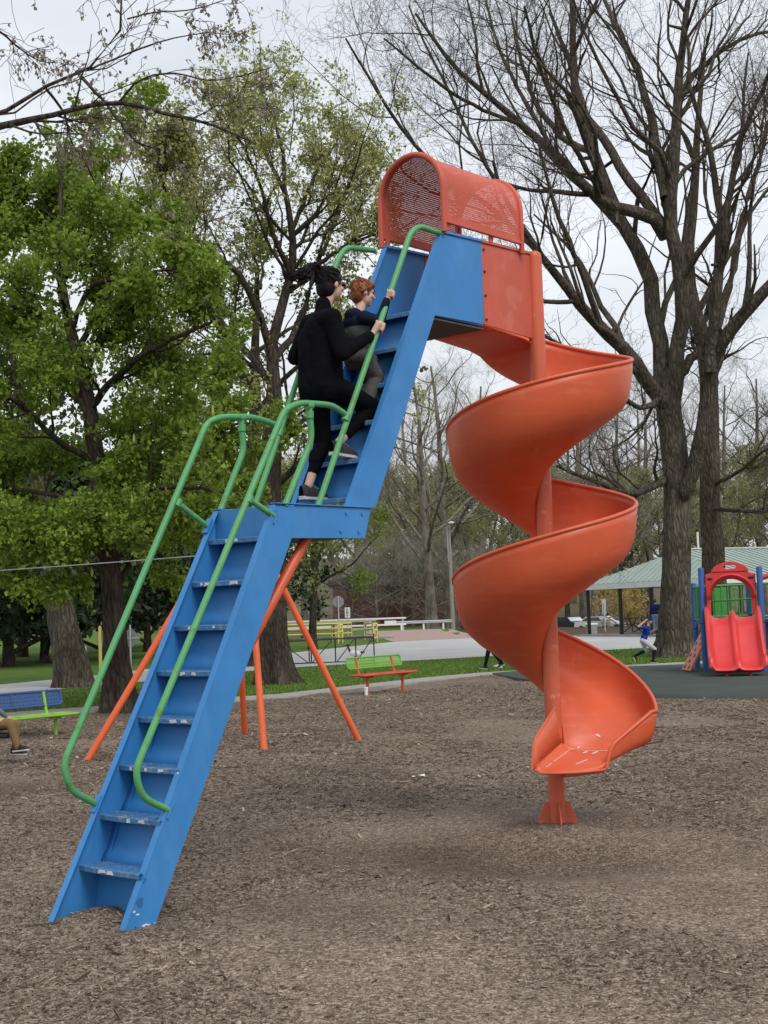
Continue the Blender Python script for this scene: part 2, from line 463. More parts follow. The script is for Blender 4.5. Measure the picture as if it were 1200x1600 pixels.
# rubber safety surface round the play structure, a few centimetres thick with a rounded lip
PADF = [(2.6, 35.4), (2.9, 33.2), (3.6, 29.6), (4.4, 26.6), (5.4, 25.1), (7.0, 24.2), (10, 23.6), (18, 23.2)]
PADB = [(2.7, 35.5), (3.5, 36.2), (5, 36.2), (7, 36.4), (9, 36.6), (11, 36.8), (14, 37), (18, 37)]
pf = [tuple(p)[:2] for p in catmull([(x, y, 0) for x, y in PADF], 5)]
pb = np.array(PADB); tq = np.linspace(0, 7, len(pf)); pbr = [(np.interp(q, range(8), pb[:, 0]), np.interp(q, range(8), pb[:, 1])) for q in tq]
mb = MB()
mb.grid([[(x, y - .22, -.06) for x, y in pf], [(x, y - .12, .03) for x, y in pf], [(x, y, .07) for x, y in pf], [(x, y, .075) for x, y in pbr]])
tag(mb.build('rubber_surface', M_RUB, smooth=True), kind='structure')

# loose wood chips (nobody could count them)
def boxes_np(c, d, s, L, W, H):
    """n little shards: centre, long direction, side direction, sizes"""
    u = np.cross(d, s)
    V = []
    for a, b_, cc in ((-1, -1, -1), (1, -.7, -1), (1, .7, -1), (-1, 1, -1), (-.8, -.8, 1), (.9, -.5, 1), (.8, .6, 1), (-.9, .7, 1)):
        V.append(c + d * (a * L / 2)[:, None] + s * (b_ * W / 2)[:, None] + u * (cc * H / 2)[:, None])
    V = np.stack(V, 1); n = len(c)
    o = (np.arange(n) * 8)[:, None, None]
    F = np.array([(4, 5, 6, 7), (0, 1, 5, 4), (1, 2, 6, 5), (2, 3, 7, 6), (3, 0, 4, 7)])[None] + o
    return V.reshape(-1, 3), F.reshape(-1, 4)
def unit(a): return a / np.linalg.norm(a, axis=-1, keepdims=True)
NC = 165000
yy = np.sqrt(rng.uniform(4.6 ** 2, 35 ** 2, int(NC * 8)))
keepp = rng.uniform(0, 1, len(yy)) < np.clip((6.6 / yy) ** 1.45, .06, 1)
yy = yy[keepp][:NC]
xx = rng.uniform(-1, 1, len(yy)) * (yy * .285 + 1.0)
# fewer pale chips where feet have worn the bed down to dark fines
dens = wob(xx * .9 + 5, yy * .9) + rng.normal(0, 1.0, len(xx))
worn = worn_at(xx, yy)
ok = (dens - worn * 6.5 > -2.6) & (yy < edge_y(xx) - .1) & ~((xx > 2.5) & (yy > np.interp(xx, [2.6, 2.9, 3.6, 4.4, 5.4, 7, 10], [35.4, 33.2, 29.6, 26.6, 25.1, 24.2, 23.6]) - .25))
xx, yy = xx[ok], yy[ok]
n_ = len(xx)
ang = rng.uniform(0, np.pi * 2, n_); tilt = rng.normal(0, .22, n_)
dv = np.stack([np.cos(ang) * np.cos(tilt), np.sin(ang) * np.cos(tilt), np.sin(tilt)], 1)
sv = unit(np.cross(dv, np.stack([rng.normal(0, .3, n_), rng.normal(0, .3, n_), np.ones(n_)], 1)))
L_ = rng.lognormal(math.log(.018), .55, n_).clip(.006, .085); W_ = rng.uniform(.0025, .0075, n_) * (L_ / .025) ** .3; H_ = rng.uniform(.002, .006, n_)
stk = rng.random(n_) < .004; L_[stk] = rng.uniform(.08, .22, stk.sum()); W_[stk] = rng.uniform(.006, .011, stk.sum()); H_[stk] = W_[stk]
big_ = rng.random(n_) < .012; L_[big_] = rng.uniform(.035, .07, big_.sum()); W_[big_] = rng.uniform(.012, .022, big_.sum())
far = np.clip(yy / 9, 1, 2.1); W_ *= far; L_ *= far
c_ = np.stack([xx, yy, hm(xx, yy) + H_ * .5 + rng.uniform(0, .008, n_)], 1)
Vc, Fc = boxes_np(c_, dv, sv, L_, W_, H_)
pal = np.array([(.45, .365, .29), (.30, .235, .185), (.21, .16, .125), (.125, .095, .075), (.56, .48, .40), (.25, .205, .17)])
pk = pal[rng.choice(6, n_, p=[.17, .27, .24, .17, .05, .10])] * rng.uniform(.8, 1.15, (n_, 1))
M_CHIP = mat('chip_wood', (1, 1, 1), (.75, .75, .75), scale=90, rough=1, spec=.1, tint=True)
tag(mesh_np('wood_chips', Vc, [Fc], M_CHIP, tint=np.repeat(pk, 8, 0)), 'brown shredded wood chips covering the playground floor', 'wood chips', kind='stuff')

# grass blades on the lawn just behind the chips
ng = 90000
gx = rng.uniform(-12, 14, ng); gy = edge_y(gx) + .4 + 15 * rng.uniform(0, 1, ng) ** 1.4
front = np.interp(gx, [-40, -20, -9.46, -7.2, -3.44, 3.36, 9, 40], [24, 29.5, 34.3, 37.6, 44.5, 48.2, 51, 60])
inpath = gy < edge_y(gx + .25) + 1.2
ok = (gy < front - .1) & ~(inpath) & ~((gx > 2.4) & (gy < 37.2))
edgeok = ok | ((gy < edge_y(gx) + .75) & (rng.uniform(0, 1, ng) < .04))
gx, gy = gx[ok], gy[ok]; ng = len(gx)
a = rng.uniform(0, 6.28, ng); h_ = rng.uniform(.03, .075, ng); lean = rng.normal(0, .03, (ng, 2)); w_ = .011
p0 = np.stack([gx - np.cos(a) * w_, gy - np.sin(a) * w_, np.full(ng, .015)], 1); p1 = np.stack([gx + np.cos(a) * w_, gy + np.sin(a) * w_, np.full(ng, .015)], 1)
p2 = np.stack([gx + lean[:, 0], gy + lean[:, 1], .015 + h_], 1)
Vg = np.stack([p0, p1, p2], 1).reshape(-1, 3); Fg = np.arange(ng * 3).reshape(-1, 3)
gt = np.array([.12, .205, .042]) * rng.uniform(.65, 1.3, (ng, 1)) * np.array([1, 1, 1]) + rng.uniform(0, .02, (ng, 1)) * np.array([1, .6, 0])
M_BLADE = mat('grass_blade', (1, 1, 1), (.85, .85, .85), scale=3, rough=.9, spec=.15, tint=True)
tag(mesh_np('grass_blades', Vg, [Fg], M_BLADE, tint=np.repeat(gt, 3, 0)), 'short green grass of the lawn behind the chip bed', 'grass', kind='stuff')

# ------------------------------------------------------------------ the spiral slide (one thing)
def paint(name, c, chip=None, amt=.2, rough=.42, sc=3.0, c3s=14, dirt=.86):
    return mat(name, c, tuple(x * dirt for x in c), scale=sc, rough=rough, rough2=rough + .15, bump=.04, bscale=90, c3=chip, c3_amt=amt, c3_scale=c3s, spec=.45)
M_BLUE = paint('blue_paint', (.040, .225, .545), chip=(.05, .19, .45), amt=.30, c3s=4)
M_TREAD = mat('worn_blue_tread', (.085, .23, .44), (.045, .15, .33), scale=26, rough=.5, bump=.5, bscale=160, c3=(.22, .27, .31), c3_amt=.40, c3_scale=14)
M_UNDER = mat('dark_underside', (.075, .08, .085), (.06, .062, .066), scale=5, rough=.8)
M_GREEN = paint('green_paint', (.090, .345, .125), chip=(.085, .22, .06), amt=.40, rough=.4, sc=5, c3s=9)
M_HOOD = paint('faded_orange_red_paint', (.56, .098, .056), chip=(.54, .125, .08), amt=.4, rough=.45, sc=1.6, c3s=3)
M_ORNG = paint('orange_red_paint', (.67, .110, .040), chip=(.66, .140, .066), amt=.36, rough=.36, sc=1.6, c3s=3, dirt=.84)
M_ORNG2 = paint('worn_orange_red_paint', (.62, .125, .056), chip=(.68, .21, .125), amt=.36, rough=.38, sc=2.2, c3s=7, dirt=.84)
add_streaks(M_ORNG, (.74, .20, .11), (1.0, 1.0, 7.0), 2.6, .52, .72, .45)
add_streaks(M_ORNG, (.16, .045, .03), (1.4, 1.4, 16.0), 3.0, .66, .80, .55)
add_streaks(M_HOOD, (.62, .17, .12), (2, 2, .8), 2.5, .5, .75, .4)
add_streaks(M_BLUE, (.09, .30, .60), (1.2, 1.2, .5), 3.0, .5, .75, .5)
add_streaks(M_BLUE, (.035, .07, .14), (5, 5, 1.2), 3.0, .66, .82, .5)
add_streaks(M_ORNG2, (.30, .07, .04), (4, 4, 1.0), 3.0, .60, .80, .5)
M_CHIPW = mat('bare_white_primer', (.75, .72, .68), (.6, .56, .52), scale=20, rough=.7)
M_RUST = mat('rust', (.06, .045, .04), (.03, .022, .02), scale=25, rough=.9)
M_BOLT = mat('bolt_steel', (.04, .03, .03), (.025, .02, .02), scale=40, rough=.6)

slide = thing('spiral_slide', 'tall orange spiral slide with a blue ladder, green handrails and a perforated arched hood', 'slide', (SLIDE_X, SLIDE_Y, 0), SLIDE_A)
T = .290
def S(s, t, z): return (s, -t, z)
LOW = [(-.175, -.10), (1.165, 2.470), (2.09, 2.482), (2.015, 2.272), (1.305, 2.262), (.045, -.10)]
UPP = [(1.865, 2.487), (2.99, 4.585), (3.486, 4.605), (3.476, 3.957), (2.875, 3.947), (2.135, 2.487)]
def flange(mb, p, q, sgn, w=.042, th=.007):
    """narrow lip along an edge of a stringer, turned inwards"""
    p, q = Vector((p[0], p[1])), Vector((q[0], q[1])); d = (q - p).normalized(); nrm = Vector((-d.y, d.x))
    a, b = p + nrm * .0005, q + nrm * .0005; a2, b2 = p + nrm * th, q + nrm * th
    t0, t1 = sgn * (T + .009), sgn * (T - w)
    V = [S(a.x, t0, a.y), S(b.x, t0, b.y), S(b.x, t1, b.y), S(a.x, t1, a.y), S(a2.x, t0, a2.y), S(b2.x, t0, b2.y), S(b2.x, t1, b2.y), S(a2.x, t1, a2.y)]
    mb.add(V, [(0, 1, 2, 3), (4, 5, 6, 7), (0, 1, 5, 4), (1, 2, 6, 5), (2, 3, 7, 6), (3, 0, 4, 7)])
for sg in (1, -1):
    LW_ = LOW if sg > 0 else [(-.275, -.10), (1.165, 2.470)] + LOW[2:5] + [(.045, -.10)]
    mb = MB(); mb.plate(LW_, lambda a, b, t: S(a, t, b), sg * (T - .004), sg * (T + .006))
    flange(mb, LW_[0], LW_[1], sg)
    lo = mb.build('lower_stringer', M_BLUE, slide, bevel=.002)
    mb = MB(); mb.box(S(1.63, sg * (T - .012), 2.4865), (.93, .062, .007)); mb.build('landing_flange', M_BLUE, slide, bevel=.002)
    mb = MB(); mb.plate(UPP, lambda a, b, t: S(a, t, b), sg * (T - .004), sg * (T + .006))
    flange(mb, UPP[0], UPP[1], sg)
    hi = mb.build('upper_stringer', M_BLUE, slide, bevel=.002)
    # bolts
    for bs, bz in ((1.83, 2.44), (1.99, 2.44), (1.77, 2.315), (1.95, 2.315)):
        mb = MB(); mb.tube([S(bs, sg * (T + .004), bz), S(bs, sg * (T + .016), bz)], .011, 6); mb.build('bolt', M_BLUE, lo)
    # orange panels of the box with their bolts
    PAN = [(3.488, 3.962), (3.488, 4.602), (4.135, 4.622), (4.135, 3.93)]
    mb = MB(); mb.plate(PAN, lambda a, b, t: S(a, t, b), sg * (T - .010), sg * (T + .002))
    pan = mb.build('box_side_panel', M_HOOD, slide, bevel=.002)
    for bz in (4.0, 4.19, 4.38, 4.555):
        mb = MB(); mb.tube([S(3.512, sg * (T + .001), bz), S(3.512, sg * (T + .012), bz)], .010, 6); mb.build('bolt', M_BOLT, pan)
    mb = MB(); mb.plate([(3.0, 4.592), (3.0, 4.612), (3.486, 4.628), (3.486, 4.608)], lambda a, b, t: S(a, t, b), sg * (T - .035), sg * (T + .018)); mb.build('top_lip', M_BLUE, hi, bevel=.002)
    mb = MB(); mb.plate([(3.489, 4.606), (3.489, 4.628), (4.135, 4.646), (4.135, 4.624)], lambda a, b, t: S(a, t, b), sg * (T - .035), sg * (T + .014)); mb.build('top_lip', M_HOOD, pan, bevel=.002)
# paint damage on the right lower stringer foot
def ragged(cx_, cz_, rx, rz_, n=11):
    return [(cx_ + rx * random.uniform(.55, 1.15) * math.cos(6.283 * q / n), cz_ + rz_ * random.uniform(.5, 1.2) * math.sin(6.283 * q / n)) for q in range(n)]
for pts, mt_ in ((ragged(-.09, -.01, .028, .022), M_CHIPW), (ragged(.035, .03, .035, .008), M_CHIPW), (ragged(-.045, .12, .014, .008), M_CHIPW), (ragged(-.02, .10, .018, .005), M_CHIPW), (ragged(.0, .16, .03, .035), mat('scraped_blue', (.03, .13, .33), rough=.6)), (ragged(.03, .28, .02, .03), MATS['scraped_blue'] if 'scraped_blue' in MATS else M_BLUE), (ragged(.30, .86, .008, .008), M_CHIPW)):
    mb = MB(); mb.plate(pts, lambda a, b, t: S(a, t, b), T + .0055, T + .0075); mb.build('bare_patch', mt_, bpy.data.objects['lower_stringer'])
def tread(s, z, depth, wide):
    mb = MB()
    rows = []
    for x, dz in ((0.004, -.034), (0.0, -.03), (0.0, -.004), (.006, 0.001), (depth * .5, .0), (depth, .002)):
        rows.append([S(s + x + .010 * (1 - (k / 5 - 1) ** 2) * -1 + .010, -wide + 2 * wide * k / 10, z + dz) for k in range(11)])
    mb.grid(rows)
    # raised diamond lugs
    for i in range(6):
        for j in range(17):
            cx = s + .02 + depth * .84 * (i + .5) / 6; ct = -wide + 2 * wide * (j + .5 + (i % 2) * .5) / 17.6
            a = .7 if (i + j) % 2 else -.7
            rot = Matrix.Rotation(a, 3, 'Z')
            mb.box(S(cx, ct, z + .002), (.017, .006, .005), rot)
    return mb.build('tread', M_TREAD, slide, solid=.0)
WID = T - .006
for i in range(8):
    s, z = .1553 * i, .2844 + .28 * i + .034
    tr = tread(s, z, .17, WID)
    # chipped nosing
    for k in range(random.randint(2, 4)):
        t0 = random.uniform(-.2, .17); wd = random.uniform(.015, .07)
        mb = MB(); mb.plate([(t0, -.030 + random.uniform(0, .012)), (t0 + wd, -.028 + random.uniform(0, .01)), (t0 + wd * .8, -.004), (t0 + wd * .1, -.006)],
                            lambda a, b, tt: S(s + tt + .010 * (1 - (1 - ((a + WID) / (2 * WID)) * 2) ** 2) * -1 + .010, a, z + b), -.0035, -.0015)
        mb.build('bare_patch', M_CHIPW, tr)
    # sheet behind the treads
    x0, z0, x1, z1 = s + .165, z - .002, s + .1553 + .120, z + .28 - .003
    if i < 7:
        mb = MB(); rows = []
        for q in range(5):
            k = q / 4; bow = .028 * math.sin(math.pi * k)
            rows.append([S(x0 + (x1 - x0) * k + bow, tt, z0 + (z1 - z0) * k) for tt in (-WID, -WID + .06, 0, WID - .06, WID)])
        mb.grid(rows); rs = mb.build('riser', M_BLUE, slide, smooth=True, solid=.004)
        mb = MB(); mb.plate([(x0 + .004, z0 + .01), (x1 - .004, z1 - .01), (x1 - .008, z1 - .01), (x0, z0 + .01)], lambda a, b, t: S(a + .01, t, b), -WID + .055, -WID + .064)
        mb.build('seam', M_BLUE, rs)
mb = MB(); mb.grid([[S(.10, tt, -.06) for tt in (-WID, 0, WID)], [S(.165, tt, .28) for tt in (-WID, 0, WID)]]); mb.build('riser', M_BLUE, slide, solid=.004)
mb = MB(); mb.plate([(1.165, 2.25), (1.232, 2.25), (1.232, 2.476), (1.165, 2.476)], lambda a, b, t: S(a, t, b), -WID, WID); mb.build('riser', M_BLUE, slide, bevel=.003)
# dark rusted hole in one riser
s6 = .1553 * 5; z6 = .2844 + .28 * 5 + .034
hole = []
for k in range(9):
    a = 6.283 * k / 9; r_ = .024 * random.uniform(.7, 1.25); hole.append((.07 + r_ * math.cos(a) * .9, z6 + .11 + r_ * math.sin(a)))
mb = MB(); mb.plate(hole, lambda a, b, t: S(s6 + .165 + (b - z6) * .445 + .024 + t, a, b), -.010, -.004); mb.build('rust_hole', M_RUST, slide)
# landing
mb = MB(); mb.box(S(1.64, 0, 2.445), (.81, WID * 2, .012)); mb.build('landing_floor', M_TREAD, slide)
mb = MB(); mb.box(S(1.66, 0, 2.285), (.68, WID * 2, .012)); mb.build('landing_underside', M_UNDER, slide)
for i in range(6):
    s, z = 1.906 + .1466 * i, .2844 + .28 * (8 + i) + .034
    if i < 5:
        tread(s, z, .165, WID)
        x0, z0, x1, z1 = s + .158, z - .002, s + .1466 + .115, z + .28 - .003
        mb = MB(); rows = []
        for q in range(5):
            k = q / 4; bow = .024 * math.sin(math.pi * k)
            rows.append([S(x0 + (x1 - x0) * k + bow, tt, z0 + (z1 - z0) * k) for tt in (-WID, 0, WID)])
        mb.grid(rows); mb.build('riser', M_BLUE, slide, smooth=True, solid=.004)
tread(2.639, 3.958, .23, WID)
mb = MB(); mb.box(S(3.17, 0, 3.950), (.60, WID * 2, .012)); mb.build('platform_floor', M_TREAD, slide)
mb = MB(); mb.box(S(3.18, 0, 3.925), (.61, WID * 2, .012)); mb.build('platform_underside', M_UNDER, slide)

# handrails
def rail(pts, t, r=.0212, rad=.12, name='handrail', end=None):
    P = arc([S(s, t, z) for s, z in pts], 6, rad)
    mb = MB(); mb.tube(P, r, 14); return mb.build(name, M_GREEN, slide, smooth=True)
def collar(s, t, z, d, r=.0275, L=.05):
    d = Vector((d[0], 0, d[1])).normalized(); p = Vector(S(s, t, z))
    mb = MB(); mb.tube([p - d * L / 2, p + d * L / 2], r, 12); return mb.build('rail_clamp', M_GREEN, slide, smooth=True)
TR = .283
rail([(.228, .656), (.045, .745), (-.008, .90), (1.29, 3.11), (1.44, 3.165), (1.74, 3.175), (1.885, 3.115)], TR, rad=.13)
rail([(1.515, 3.16), (1.533, 2.93), (1.262, 2.47)], TR, rad=.06)
rail([(1.573, 2.48), (2.640, 4.53), (2.74, 4.60), (3.006, 4.590)], TR, rad=.11)
rail([(.938, 2.508), (1.165, 2.40)], TR, r=.0195)
rail([(.130, .669), (-.045, .765), (-.095, .92), (1.115, 3.075), (1.24, 3.12), (1.55, 3.145), (1.79, 3.10)], -TR, rad=.13)
rail([(1.426, 3.12), (1.44, 2.90), (1.205, 2.47)], -TR, rad=.06)
rail([(1.505, 2.465), (2.455, 4.41), (2.55, 4.52), (2.876, 4.552)], -TR, rad=.11)
rail([(.835, 2.52), (1.085, 2.375)], -TR, r=.0195)
for t, L in ((TR, [(.945, 2.505, (.5, .86)), (1.515, 3.15, (1, .02)), (1.52, 3.09, (.05, 1)), (1.876, 3.10, (.46, .89))]), (-TR, [(.84, 2.52, (.5, .86)), (1.426, 3.13, (1, .02)), (1.43, 3.06, (.05, 1)), (1.79, 3.05, (.46, .89))])):
    for s, z, d in L: collar(s, t, z, d)
for t, s, z in ((TR, .235, .655), (-TR, .14, .665), (TR, 1.165, 2.40), (-TR, 1.09, 2.375)):
    mb = MB(); d = Vector((.4636, 0, .886)); p = Vector(S(s, t, z)); mb.bar(p - d * .055, p + d * .055, .045, .014, (-.886, 0, .4636)); mb.build('rail_bracket', M_BLUE, slide, bevel=.002)

# hood: perforated arch between two hoops
HW, HZ0, HS = .315, 4.69, 4.945
def archpt(a):       # a 0..1 along the arch -> (t, z)
    side = HS - HZ0; L = 2 * side + math.pi * HW; d = a * L
    if d < side: return (HW, HZ0 + d)
    if d > L - side: return (-HW, HZ0 + (L - d))
    b = (d - side) / HW; return (HW * math.cos(b), HS + HW * math.sin(b))
hood = bpy.data.objects.new('hood', None); col.objects.link(hood); hood.parent = slide
NA, NS, S0, S1 = 94, 66, 3.02, 3.985
vv, ff = [], []
def cell(i, j, hole):
    pts = []
    for di, dj in ((0, 0), (.5, 0), (1, 0), (1, .5), (1, 1), (.5, 1), (0, 1), (0, .5)):
        t, z = archpt((i + di) / NA); pts.append(S(S0 + (S1 - S0) * (j + dj) / NS, t, z))
    o = len(vv); vv.extend(pts)
    if not hole:
        ff.append(tuple(range(o, o + 8))); return
    q = .185
    for di, dj in ((-.7, -.7), (0, -1), (.7, -.7), (1, 0), (.7, .7), (0, 1), (-.7, .7), (-1, 0)):
        t, z = archpt((i + .5 + di * q) / NA); vv.append(S(S0 + (S1 - S0) * (j + .5 + dj * q) / NS, t, z))
    for k in range(8):
        k2 = (k + 1) % 8; ff.append((o + k, o + k2, o + 8 + k2, o + 8 + k))
for i in range(NA):
    for j in range(NS): cell(i, j, 3 <= i < NA - 3 and 3 <= j < NS - 3)
mb = MB(); mb.v = vv; mb.f = ff; mb.build('perforated_sheet', M_HOOD, hood, fix=False, smooth=False)
for s_ in (3.0, 4.0):
    P = [S(s_, HW, 4.60), S(s_, HW, 4.68)] + [S(s_, *archpt(k / 40)) for k in range(41)] + [S(s_, -HW, 4.68), S(s_, -HW, 4.60)]
    P2 = [P[0]] + [p for k, p in enumerate(P[1:]) if (Vector(p) - Vector(P[k])).length > .004]
    mb = MB(); mb.tube(P2, .022, 10); mb.build('hoop', M_HOOD, hood, smooth=True)
for sg in (1, -1):
    mb = MB(); mb.box(S(3.5, sg * HW, HZ0 - .006), (.97, .028, .022)); mb.build('bottom_rail', M_HOOD, hood, bevel=.003)
    for s_ in (3.06, 3.6):
        mb = MB(); mb.box(S(s_, sg * (HW - .012), 4.655), (.05, .008, .06)); mb.build('mount', M_HOOD, hood)

# centre post with its foot fins
PX, PT = 4.2, .285
mb = MB(); mb.lathe([(.066, -.2), (.066, 4.60), (.064, 4.625), (.055, 4.645), (.035, 4.658), (.004, 4.662)], S(PX, PT, 0), 28)
post = mb.build('centre_post', M_ORNG2, slide, smooth=True, sharp=60)
for k in range(4):
    a = R(4 + 90 * k) - SLIDE_A
    d = Vector((math.cos(a), math.sin(a), 0)); c = Vector(S(PX, PT, 0)); nrm = Vector((-d.y, d.x, 0))
    mb = MB(); mb.plate([(.05, -.15), (.185, -.15), (.155, .06), (.105, .19), (.09, .205), (.05, .205)], lambda a_, b_, t: tuple(c + d * a_ + nrm * t + Vector((0, 0, b_))), -.005, .005)
    mb.build('fin', M_ORNG2, post, bevel=.0015)
# the chute
PHI = [138.7, 110, 90, 45, 0, -45, -90, -135, -180, -225, -270, -315, -360, -405, -450, -495, -540, -585, -630, -675, -705, -728]
RIM = [4.42, 4.22, 4.10, 3.90, 3.745, 3.61, 3.485, 3.355, 3.21, 3.05, 2.885, 2.73, 2.58, 2.445, 2.31, 2.165, 2.005, 1.83, 1.62, 1.315, 1.06, .90]
ROUT = [.60, .66, .70, .745, .755, .755, .755, .757, .76, .755, .75, .742, .735, .735, .74, .745, .755, .765, .785, .81, .825, .81]
HGT = [.54, .50, .46, .43, .42, .42, .42, .42, .42, .42, .42, .42, .42, .42, .42, .42, .42, .42, .41, .38, .34, .31]
phs = np.arange(138.7, -728.01, -4.0); phs = np.append(phs, -728)
ip = lambda arr: np.interp(-phs, [-p for p in PHI], arr)
def smooth_arr(a, n=9):
    b = np.pad(a, n // 2, mode='reflect', reflect_type='odd'); return np.convolve(b, np.ones(n) / n, 'valid')
rim, rout, hgt = smooth_arr(ip(RIM)), smooth_arr(ip(ROUT)), smooth_arr(ip(HGT))
PROF = [(1.0, 0.0), (.995, .16), (.985, .36), (.965, .56), (.93, .73), (.87, .86), (.78, .94), (.66, .98), (.52, 1.0), (.38, 1.0), (.26, .985), (.17, .95), (.115, .90), (.088, .80)]
PROFD = [(1.0, 0.0), (.995, .16), (.985, .36), (.965, .56), (.935, .74), (.885, .90), (.80, 1.04), (.68, 1.17), (.55, 1.30), (.42, 1.41), (.30, 1.50), (.20, 1.57), (.13, 1.60), (.088, 1.58)]
PROFSQ = [(1, 0), (1, .2), (1, .4), (1, .6), (1, .8), (1, .96), (.975, 1), (.8, 1), (.6, 1), (.4, 1), (.26, 1), (.17, 1), (.09, 1), (.02, .99)]
rows = []
cx, cy = PX, -PT
for s_ in (3.5, 3.7, 3.9, 4.05):      # straight entry leaving the box
    k = (s_ - 3.5) / .7; rz = 4.60 + (4.42 - 4.60) * k; hh = .65 + (.52 - .65) * k; ro = .575 + .025 * k
    rows.append([(s_, cy + ro * (pr * k + p2 * (1 - k)), rz - hh * (pd * k + d2 * (1 - k))) for (pr, pd), (p2, d2) in zip(PROFSQ, PROFSQ)])
rimline = []
for p, z, ro, hh in zip(phs, rim, rout, hgt):
    a = R(p) - SLIDE_A
    kb = min(1, (138.7 - p) / 75); pf_ = [(pr * kb + p2 * (1 - kb), pd * kb + d2 * (1 - kb)) for (pr, pd), (p2, d2) in zip(PROFD, PROFSQ)]
    kf = min(1, max(0, (-600 - p) / 110)); kf = kf * kf * (3 - 2 * kf)
    pf_ = [(a1 * (1 - kf) + a2 * kf, b1 * (1 - kf) + b2 * kf) for (a1, b1), (a2, b2) in zip(pf_, PROF)]
    rows.append([(cx + ro * pr * math.cos(a), cy + ro * pr * math.sin(a), z - hh * pd) for pr, pd in pf_])
    rimline.append((cx + ro * math.cos(a), cy + ro * math.sin(a), z))
# run-out: straight ruled trough to the lip
ca, sa = math.cos(-SLIDE_A), math.sin(-SLIDE_A)
def W2L(dx, dy): return (cx + dx * ca - dy * sa, cy + dx * sa + dy * ca)
last = rows[-1]
lipI, lipO = W2L(-.255, -.37), W2L(.355, -.345)
NR = 12
inner_rim = []
for q in range(1, NR + 1):
    k = q / NR
    row = []
    for j, (pr, pd) in enumerate(PROF):
        x0, y0, z0 = last[j]
        wI = 1 - pr
        tx, ty = lipO[0] * pr + lipI[0] * (1 - pr), lipO[1] * pr + lipI[1] * (1 - pr)
        fl = .60 + (.48 - .60) * k
        wall_o = (.31 - .17 * k) * (1 if k < .8 else math.sqrt(max(0, 1 - ((k - .8) / .2) ** 2))) + .012
        z = fl + (1 - pd) * wall_o + (.02 if j > 11 else 0)
        bl = W2L(-.02, -.09); bw = math.sin(math.pi * min(1, max(0, pr))) * k * k
        row.append((x0 + (tx - x0) * k + (bl[0] - cx) * bw, y0 + (ty - y0) * k + (bl[1] - cy) * bw, z))
    rows.append(row); rimline.append(row[0]); inner_rim.append(row[-1])
mb = MB(); mb.grid(rows)
chute = mb.build('chute', M_ORNG, slide, smooth=True, sharp=80, solid=.010)
mb = MB(); mb.tube(rimline[2:], .0165, 10); mb.build('rim', M_ORNG, chute, smooth=True)
# inner splash panel beside the post
pI = [last[-1]] + inner_rim
rows2 = []
for q, p in enumerate(pI):
    k = q / (len(pI) - 1); hh = (.31 - .15 * k) * (1 if k < .8 else math.sqrt(max(0, 1 - ((k - .8) / .2) ** 2))) + .004
    rows2.append([(p[0], p[1], p[2] - .004), (p[0] - .004, p[1] + .012, p[2] + hh * .5), (p[0] - .008, p[1] + .02, p[2] + hh)])
mb = MB(); mb.grid(rows2); mb.build('inner_panel', M_ORNG2, chute, smooth=True, solid=.012)
mb = MB(); mb.tube([r_[2] for r_ in rows2], .011, 8); mb.tube([r_ for r_ in rows[-1][1:]], .010, 8); mb.build('lip_bead', M_ORNG2, chute, smooth=True)
# seam line and scraped paint on the run-out
jr = -(NR + 1)
def scuff(p, q, w0):
    p, q = Vector(p) + Vector((0, 0, .0085)), Vector(q) + Vector((0, 0, .0085)); d = q - p; L = d.length; d.normalize(); sd_ = d.cross(Vector((0, 0, 1))).normalized()
    n = 6; up_, lo_ = [], []
    for i in range(n + 1):
        c_ = p + d * L * i / n + sd_ * random.uniform(-.003, .003); w = w0 * random.uniform(.25, 1.0) * (.4 if i in (0, n) else 1)
        up_.append(c_ + sd_ * w); lo_.append(c_ - sd_ * w)
    mb = MB(); mb.grid([up_, lo_]); mb.build('worn_seam', M_CHIPW, chute, solid=.003)
for j in range(4, 12):
    a_, b_ = Vector(rows[jr][j]), Vector(rows[jr][j + 1]); scuff(a_, b_, .0065)
for q in range(1, NR - 1):
    if random.random() < .55: scuff(Vector(rows[jr + q][-3]), Vector(rows[jr + q + 1][-3]), .0045)
def surf(q, j):
    """point just above the chute at fractional row q (negative, from the lip) and profile index j"""
    q = len(rows) + q; q0, j0 = int(q), int(j); fq, fj = q - q0, j - j0
    g_ = lambda a_, b_: Vector(rows[min(a_, len(rows) - 1)][min(b_, len(PROF) - 1)])
    p = (g_(q0, j0) * (1 - fq) + g_(q0 + 1, j0) * fq) * (1 - fj) + (g_(q0, j0 + 1) * (1 - fq) + g_(q0 + 1, j0 + 1) * fq) * fj
    n_ = (g_(q0 + 1, j0) - g_(q0, j0)).cross(g_(q0, j0 + 1) - g_(q0, j0)).normalized(); n_ = n_ if n_.z > 0 else -n_
    return p + n_ * .0072
for q0, q1, jc, jw, j_end in ((-15.2, -12.6, 7.3, .55, 6.6), (-12.6, -9.5, 6.6, .08, 6.2), (-12.0, -10.6, 8.5, .16, 8.6), (-12.2, -11.0, 9.3, .14, 9.4), (-14.6, -13.8, 10.2, .18, 10.4), (-7.5, -5.0, 8.2, .10, 8.5), (-18.5, -17.6, 8.6, .15, 8.4)):
    n = 9; up_, lo_ = [], []
    for i in range(n + 1):
        t_ = i / n; jj = jc + (j_end - jc) * t_; w = jw * random.uniform(.35, 1.0) * (math.sin(math.pi * (t_ * .92 + .04)) ** .5)
        up_.append(surf(q0 + (q1 - q0) * t_, jj + w)); lo_.append(surf(q0 + (q1 - q0) * t_, jj - w))
    mb = MB(); mb.grid([up_, [(a_ + b_) / 2 for a_, b_ in zip(up_, lo_)], lo_]); mb.build('bare_patch', M_CHIPW, chute, solid=.002)
